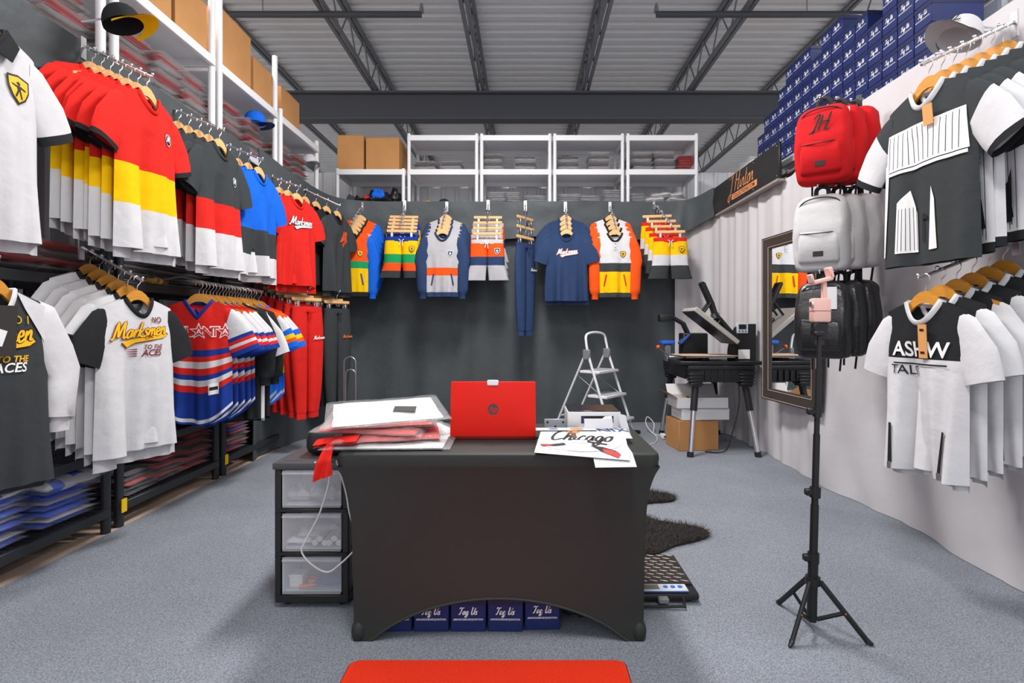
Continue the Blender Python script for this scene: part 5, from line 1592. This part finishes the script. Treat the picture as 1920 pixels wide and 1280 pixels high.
# ------------------------------------------------------------------ backpacks
def backpack(name, m, trim, seed, tagm=None, logo=None, shine=None):
    """origin at the top of the grab loop; front towards -y"""
    root = put(name, None)
    H, top = .46, -.06
    rings = []
    prof = [(0, .4, .35), (.02, .62, .6), (.06, .8, .8), (.14, .93, .95), (.3, 1, 1.02), (.55, 1.02, 1.08), (.78, 1, 1.1), (.92, .97, 1.0), (.98, .9, .8), (1, .78, .6)]
    for p_ in spline([(q, kx, ky) for q, kx, ky in prof], 3):
        q, kx, ky = p_
        z = top - H * q
        sag = .012 * math.sin(q * 7 + seed)
        ring = []
        for a, b in rrect(.148 * kx, .072 * ky, .045 * min(kx, ky), 5):
            v = Vector((a * 9 + seed * 5, b * 9, z * 9))
            d = .012 * noise.noise(v) + .006 * noise.noise(v * 2.7)
            ring.append((a * (1 + d * 4), b + sag + d * (1.4 if b < 0 else .6), z + .4 * d))
        rings.append(ring)
    MB().loft(rings, True).build('bag_body', m, root, angle=1.2)
    pk = MB().loft([[(a, b - .07, z) for a, b in rrect(.112 * k, .026 * k2, .02 * k2, 3)] for z, k, k2 in ((-.28, .9, .4), (-.29, .98, .9), (-.36, 1, 1.15), (-.46, .98, 1.1), (-.475, .92, .6))], True).build('front_pocket', m, root, angle=1.2)
    MB().tube(spline([(-.1, -.092, -.3), (0, -.102, -.303), (.1, -.092, -.3)], 4), .003, 5).build('pocket_zip', trim, pk)
    MB().box(-.025, -.1035, -.44, .03, -.1, -.41).build('patch', trim, pk, False)
    MB().tube(spline([(-.125, -.03, -.4), (-.13, -.045, -.22), (-.1, -.05, -.11), (0, -.05, -.082), (.1, -.05, -.11), (.13, -.045, -.22), (.125, -.03, -.4)], 5), .004, 5).build('zip', trim, root)
    MB().tube(spline([(-.035, .02, -.07), (-.03, .02, -.02), (0, .02, -.004), (.03, .02, -.02), (.035, .02, -.07)], 5), .007, 6, flat=2.0).build('grab_loop', trim, root)
    for sg in (-1, 1):
        MB().tube(spline([(sg * .06, .075, -.1), (sg * .08, .105, -.22), (sg * .085, .1, -.4), (sg * .08, .08, -.5), (sg * .075, .06, -.6)], 5), .014, 6, flat=.35).build('shoulder_strap', trim, root)
    if tagm:
        MB().box(-.04, -.002, -.13, .04, .002, 0).build('swing_tag', tagm, root, False, (.05, -.1, -.1), (.05, 0, .1))
    if logo:
        flat_print('front_print', [(moved(script_ribbons('JH', .09, .06), 0, -.2), 0, 0)], [logo], lambda a, b, l: (a, -.088 - abs(a) * -.02, b), root)
    return root
WCAN = cloth('white canvas', (196, 195, 196)); RCAN = cloth('red canvas', (196, 30, 34))
BLEA = mat('black croc leather', (32, 33, 36), .32, vary=.2, vscale=40, bump=.6, bscale=55, spec=.6, bdist=.004)
STRAP = mat('black webbing', (36, 37, 40), .7)
def hang_bags(pr, front, back, rz, names, where, group):
    hooks = []
    n = len(pr)
    for i, o in enumerate(pr):
        if o.get('_used'):
            o = copytree(o)
        o['_used'] = 1
        p = Vector(front).lerp(Vector(back), i / (n - 1))
        o.location = p; o.rotation_euler = (0, 0, rz + (-.1 * i))
        tag(o, names[i] + ', ' + nth(i) + ' ' + where, 'backpack', group)
        hooks.append(p + Vector((0, 0, -.012)))
    display_arm('display arm holding the ' + where.split(' ', 3)[-1], hooks, .06, (1, 0, 0), BLKMETAL, .006)
rzb = -.72
w1, w2, w3 = backpack('backpack', WCAN, STRAP, 1), backpack('backpack', WCAN, STRAP, 2), backpack('backpack', WCAN, STRAP, 3, mat('cream tag card', (222, 214, 204), .7))
hang_bags([w1, w2, w3], (1.80, 3.24, 2.07), (2.07, 3.36, 2.10), rzb, ['white canvas backpack', 'white canvas backpack', 'white canvas backpack with cream tag'], 'in the row of white backpacks', 'white backpacks')
k1, k2 = backpack('backpack', BLEA, STRAP, 1, INKW), backpack('backpack', BLEA, STRAP, 2)
hang_bags([k1, k2, k2], (1.80, 3.22, 1.545), (2.05, 3.34, 1.565), rzb, ['black leather backpack with white tag', 'black leather backpack', 'black leather backpack'], 'in the row of black backpacks', 'black backpacks')
r1, r2, r3 = backpack('backpack', RCAN, STRAP, 1, None, INKK), backpack('backpack', RCAN, STRAP, 2, INKW), backpack('backpack', RCAN, STRAP, 3)
hang_bags([r1, r2, r3], (1.80, 3.22, 2.60), (2.05, 3.34, 2.63), rzb, ['red backpack with black monogram', 'red backpack with white tag', 'red backpack'], 'in the row of red backpacks', 'red backpacks')

# ------------------------------------------------------------------ tripod with phone clamp
bx0 = Vector((1.137, 2.12, .008))
t = thing('phone_tripod', 'tall black phone tripod with pink clamp on the carpet', 'tripod', bx0)
TB = mat('tripod black', (26, 27, 29), .4)
L = lambda z: Vector((.027 * z, 0, z))
MB().tube([L(.04), L(.27)], .019, 10).build('lower_sleeve', TB, t)
MB().tube([L(.25), L(.5)], .0155, 10).build('column_section', TB, t)
MB().tube([L(.48), L(.78)], .013, 10).build('column_section', TB, t)
MB().tube([L(.76), L(1.04)], .0105, 10).build('column_section', TB, t)
MB().tube([L(1.0), L(1.215)], .0085, 10).build('column_section', TB, t)
for z, r in ((.29, .022), (.55, .021), (.87, .017)):
    c = MB().tube([L(z - .02), L(z + .02)], r, 10).build('clamp_collar', TB, t)
    MB().rbox(-.04 + .027 * z, -.012, z - .012, -.01 + .027 * z, .012, z + .014, .004, 1).build('clamp_lever', TB, c)
hub = MB().tube([L(.185), L(.215)], .028, 10).build('leg_hub', TB, t)
for fx, fy in ((1.10, 2.32), (1.0, 2.01), (1.305, 2.02)):
    f = Vector((fx, fy, .008)) - bx0
    d = Vector((f.x, f.y, 0)).normalized()
    a = L(.2) + d * .026
    lg = MB().tube([a, a.lerp(f, .97) + Vector((0, 0, .004))], .0085, 8, flat=1.3).build('leg', TB, t)
    MB().tube([a.lerp(f, .93) + Vector((0, 0, .004)), f + Vector((0, 0, .006)) + d * .01], [.011, .006], 8).build('rubber_foot', TB, lg)
    m_ = a.lerp(f, .5)
    MB().tube([m_, L(.05) + d * .018], .006, 6, flat=1.4).build('leg_strut', TB, t)
    MB().ball(m_ + Vector((0, -.009, 0)), .004, 6, 4).build('rivet', mat('copper rivet', (200, 120, 60), .4, metal=.6), lg)
PINK = mat('pale pink plastic', (228, 182, 172), .45)
MB().rbox(-.028, -.02, 1.17, .028, .02, 1.19, .004, 1).build('mount_plate', TB, t, True, (.032, 0, 0))
MB().rbox(.004, -.016, 1.2 - .02, .06, .016, 1.222, .004, 1).build('mount_block', TB, t)
hp = MB().rbox(-.036, -.02, 1.225, .036, .02, 1.32, .008, 2).build('clamp_body', PINK, t, True, (.034, 0, 0))
MB().box(-.0365, -.0205, 1.268, .0365, .0205, 1.271).build('seam', mat('pink shadow gap', (150, 110, 104), .6), hp, False)
MB().tube([(-.037, -.012, 1.295), (-.044, -.012, 1.295)], .012, 10).build('knob', CHROME, hp)
MB().rbox(.008, -.01, 1.31, .024, .01, 1.385, .003, 1).build('clamp_stem', PINK, t, True, (.034, 0, 0))
cl = MB().rbox(-.04, -.02, -.008, .04, .02, .008, .004, 1).build('phone_cradle', PINK, t, True, (.04, 0, 1.39), (0, -.25, 0))
MB().rbox(-.045, -.02, 0, -.035, .02, .036, .004, 1).build('cradle_jaw', PINK, cl)
MB().rbox(.03, -.022, 0, .045, .022, .045, .004, 1).build('cradle_jaw', PINK, cl)

# ------------------------------------------------------------------ packs on the left racks
PBLUE = cloth('bagged blue', (30, 92, 220)); PNAVY = cloth('bagged navy', (30, 36, 62)); PRED = cloth('bagged red2', (190, 40, 40)); PGREY = cloth('bagged grey', (112, 106, 104)); PDK = cloth('bagged dark', (36, 36, 40))
GS = 'bagged garments on the left racks'
zt = stack(8, (-2.68, 2.50, .152), 0, [PBLUE, WHITE, PBLUE, PBLUE, WARMWHITE], .40, .31, .026, 'blue and white bagged garment', 'in the blue stack nearest the camera', GS)
pack('puffed blue bagged garment lying on the nearest blue stack', (-2.66, 2.5, zt), .1, PBLUE, .42, .34, .05, 1, GS, WHITE)
zt = stack(7, (-2.66, 2.92, .152), 0, [PBLUE, WHITE, PBLUE], .38, .30, .026, 'blue and white bagged garment', 'in the blue stack beside the rack post', GS)
pack('puffed blue and white bag tilted on the second blue stack', (-2.64, 2.92, zt), -.1, PBLUE, .44, .36, .07, 3, GS, WHITE, (0, .08))
for q, (y, n, ms) in enumerate([(3.42, 5, [PNAVY, PDK, PRED]), (3.74, 7, [PDK, PRED, PNAVY, PRED]), (4.06, 10, [PRED, PDK, PRED, PNAVY]), (4.58, 11, [PRED, PBLUE, PRED, WHITE, PDK]), (4.92, 9, [PDK, PRED])]):
    stack(n, (-2.68 - (.06 if q > 3 else 0), y, .152), 0, ms, .42, .28, .026, 'dark bagged garment', 'in the bottom shelf pile ' + ['by the yellow sticker', 'left of the posts', 'under the jerseys', 'right of the posts', 'by the curtain'][q], GS)
for q, (y, n) in enumerate([(3.45, 8), (3.8, 10), (4.1, 9), (4.6, 6)]):
    stack(n, (-2.74, y, .492), 0, [PRED, PDK, PRED], .42, .27, .028, 'dark red bagged garment', 'in the ' + ORD1[q] + ' pile along the second shelf', GS)
for q, (y, n) in enumerate([(2.3, 4), (2.62, 4), (2.94, 4)]):
    stack(n, (-2.70, y, 1.492), 0, [PDK, PRED, PGREY, PRED], .4, .29, .042, 'red and grey bagged garment', 'in the ' + ORD1[q] + ' pile behind the white tees', GS)
for q, (y, n) in enumerate([(3.4, 9), (3.74, 10), (4.06, 9), (4.6, 8), (4.95, 8)]):
    stack(n, (-2.70, y, 1.492), 0, [WARMWHITE, PGREY], .44, .31, .02, 'grey bagged garment', 'in the ' + ORD1[q] + ' pile along the third shelf', GS)
pack('small yellow bagged garment at the edge of the third shelf', (-2.50, 3.60, 1.494), .2, YEL, .11, .17, .045, 1, GS, DKRED)
for q, y in enumerate([2.3, 2.65, 2.95, 3.45, 3.8, 4.1, 4.6, 5.0, 5.65, 6.05]):
    stack(11, (-2.73, y, 2.762), 0, [WARMWHITE, PRED, WARMWHITE, PGREY], .42, .28, .03, 'red and white bagged garment', 'in the ' + ORD1[q] + ' pile on the upper left shelf', GS)
for q, (y0, y1, h) in enumerate([(2.08, 2.58, .5), (2.62, 3.1, .42), (3.28, 3.8, .55), (3.84, 4.22, .4), (4.4, 4.9, .5), (4.95, 5.3, .36), (5.5, 5.95, .34)]):
    c = carton('cardboard box on top of the left racks, ' + ORD1[q] + ' from the camera', -2.98, y0, 3.352, -2.52, y1, 3.352 + h, 0, group='cardboard boxes on top of the left racks')
    if q == 2:
        cr = [(-.1, -.05), (.1, -.05), (.13, .06), (.07, .01), (.04, .08), (0, .015), (-.04, .08), (-.07, .01), (-.13, .06)]
        flat_print('crown_print', [(shape2(cr), 0, 0), (moved(block_text('L H', .05), 0, -.085), 0, 0)], [INKK], lambda a, b, l: (.2325, -a - .0, .34 + b), c)

# ------------------------------------------------------------------ things on the back racks
def bxx(px, d=6.95):
    return (px - 985) * d / 1000
GB = 'things on the racks above the back curtain'
BAG = mat('black bin bag', (22, 22, 24), .25, bump=.8, bscale=14, spec=.6, bdist=.02)
def lump(name, label, cat, m, loc, size, seed, rz=0, wr=.9):
    return tag(slab(size[0], size[1], size[2], seed, wr, 18, 14, 3).build(name, m, None, True, loc, (0, 0, rz)), label, cat, GB)
lump('bin_bag', 'shiny black bin bag at the left of the back shelf', 'bag', BAG, (bxx(705), 6.9, 2.725), (.42, .36, .17), 4)
lump('bin_bag', 'shiny black bin bag beside the white upright on the back shelf', 'bag', BAG, (bxx(738), 6.92, 2.725), (.3, .36, .2), 7)
lump('blue_cloth', 'blue cloth bulging out of the black bin bag', 'cloth', BLUE, (bxx(716), 6.79, 2.80), (.17, .12, .12), 2, .3)
lump('red_cloth', 'small red cloth among the black bin bags', 'cloth', RED, (bxx(697), 6.78, 2.80), (.08, .1, .06), 3)
tag(MB().rbox(-.13, -.02, 0, .13, .02, .16, .004, 1).build('picture_board', BLKPLA, None, True, (bxx(668), 6.86, 2.72), (-.3, .35, .3)), 'dark board leaning by the left upright on the back shelf', 'board', GB)
tag(MB().rbox(-.01, -.1, 0, .01, .1, .18, .003, 1).build('picture_board', WHTPLA, None, True, (bxx(676), 6.9, 2.72), (0, .8, .2)), 'white edged board leaning behind the dark board', 'board', GB)
lump('yellow_cloth', 'yellow folded cloth on the second back rack', 'cloth', YEL, (bxx(805), 6.82, 2.725), (.14, .16, .07), 3)
lump('green_cloth', 'green folded cloth on the second back rack', 'cloth', GREEN, (bxx(823), 6.84, 2.725), (.16, .16, .05), 5)
lump('brown_cloth', 'tan cloth at the left of the yellow cloth', 'cloth', TAN, (bxx(790), 6.84, 2.725), (.12, .14, .05), 6)
lump('clear_wrap', 'flat clear wrap lying on the second back rack', 'wrapping', SILV, (bxx(874), 6.84, 2.725), (.22, .2, .03), 6)
for q, (px, n, w) in enumerate([(932, 8, .24), (962, 8, .2), (1004, 6, .28), (1066, 7, .3), (1102, 6, .28), (1146, 9, .26), (1190, 7, .2)]):
    stack(n, (bxx(px), 6.92, 2.724), 0, [WARMWHITE, WHITE], w, .34, .022, 'white bagged garment', 'in the ' + ORD1[q] + ' pile of the lower back shelf', GB, .012)
for q, (px, z, r) in enumerate([(1216, 0, .15), (1246, .0, -.1), (1268, .0, .1), (1226, .06, -.3), (1258, .06, .3), (1240, .12, -.5), (1262, .115, -.45)]):
    pack('puffed white bag at the right end of the back shelf, ' + ORD1[q] + ' of the heap', (bxx(px), 6.88, 2.724 + z), r, WARMWHITE, .26, .3, .058, 1 + q % 3, GB)
for q, (px, n) in enumerate([(800, 4), (850, 4), (925, 7), (985, 6), (1065, 6), (1120, 8), (1200, 8), (1240, 8)]):
    stack(n, (bxx(px), 6.95, 3.194), 0, [WARMWHITE, WHITE, PGREY], .28, .34, .028, 'pale bagged garment', 'in the ' + ORD1[q] + ' pile of the upper back shelf', GB, .015)
stack(6, (bxx(1280), 6.95, 3.194), 0, [PRED], .2, .34, .03, 'red bagged garment', 'at the right of the upper back shelf', GB, .015)
carton('cardboard box on the leftmost back rack, left of two', bxx(642), 6.76, 3.194, bxx(690), 7.25, 3.63, 0, group='cardboard boxes on the back rack')
carton('cardboard box with blue print on the leftmost back rack', bxx(694), 6.76, 3.194, bxx(755), 7.25, 3.6, 0, group='cardboard boxes on the back rack')

# ------------------------------------------------------------------ caps
def cap(label, loc, rz, m, brim, tilt=0, logo=None):
    t = thing('baseball_hat', label, 'hat', loc, rz)
    t.rotation_euler = (tilt, 0, rz)
    rings = []
    for i in range(9):
        a = PI / 2 * i / 8
        r = .088 * math.cos(a) ** .75 if i < 8 else .004
        rings.append([(r * math.cos(2 * PI * q / 20), r * 1.12 * math.sin(2 * PI * q / 20), .115 * math.sin(a)) for q in range(20)])
    MB().loft(rings, False).build('crown', m, t)
    MB().ball((0, 0, .116), .008, 8, 4).build('button', brim, t)
    def bf(u, v, dz=0):
        a = PI + PI * u
        r = .09 + .085 * v * math.sin(PI * u) ** .6
        x = math.cos(a) * (.088 + .012 * v)
        y = math.sin(a) * .098 - .085 * v * math.sin(PI * u) ** .7
        return (x, y, .004 - .03 * (x / .09) ** 2 * .6 + dz - .01 * v)
    MB().grid(lambda u, v: bf(u, v), 16, 4).grid(lambda u, v: bf(1 - u, v, -.004), 16, 4).build('brim', brim, t)
    if logo:
        flat_print('front_logo', [(moved(block_text('JHL', .07, .01, .2), 0, .055), 0, 0)], [logo], lambda a, b, l: (a, -math.sqrt(max(.0001, 1 - (a / .1) ** 2)) * .1 * math.cos(math.asin(min(.98, b / .116))) ** .75 - .006, b), t)
    return t
def cap_peg(label, a, b):
    t = thing('cap_peg', label, 'peg', a)
    d = Vector(b) - Vector(a)
    MB().tube([(0, 0, 0), d], .005, 6).build('rod', CHROME, t)
    MB().ball(d, .009, 8, 5).build('knob', CHROME, t)
cap('yellow brimmed black cap on a peg at the upper left', (-2.2, 2.92, 2.86), R90, BLACK, YEL, -.3)
cap_peg('chrome peg under the yellow brimmed cap', (-2.43, 2.92, 2.885), (-2.16, 2.92, 2.915))
cap('white cap with dark lettering on a peg at the upper right', (2.1, 2.58, 2.60), -R90 + .3, WHITE, GREY, -.35, INKK)
cap_peg('chrome peg under the white lettered cap', (2.3, 2.56, 2.64), (2.06, 2.56, 2.67))
cap('red and black cap on the second back rack', (bxx(835), 6.84, 2.726), .6, BLACK, RED)
cap('white cap on the corner rack nearest the back wall', (-2.56, 6.32, 2.764 + .37), .8, WHITE, WHITE)
cap('blue cap on the upper left corner rack', (-2.56, 5.05, 2.764 + .37), R90, BLUE, NAVY)

# ------------------------------------------------------------------ navy boxes above the right curtain
GN = 'navy boxes above the right curtain'
cols = [8, 8, 7, 4, 5, 5, 6, 6, 5, 6, 6, 6, 5, 4, 4, 3]
for c, n in enumerate(cols):
    y = 3.22 + c * .148
    for k in range(n):
        navy_box('navy box, ' + ORD1[k] + ' up in the ' + ORD1[c] + ' column above the white curtain', (2.40, y, 2.738 + k * .1395), -R90 + random.uniform(-.02, .02), GN)
for q, (y, z, s_) in enumerate([(5.72, 0, 1), (6.02, 0, 2), (5.85, .1, 3), (6.1, .1, 1), (5.68, .11, 2), (5.95, .2, 3)]):
    pack('white poly bag above the sign board, ' + ORD1[q] + ' of the heap', (2.6, y, 2.738 + z), .3 * q, WARMWHITE, .4, .34, .1, s_, 'white bags above the sign board')
clean_used()
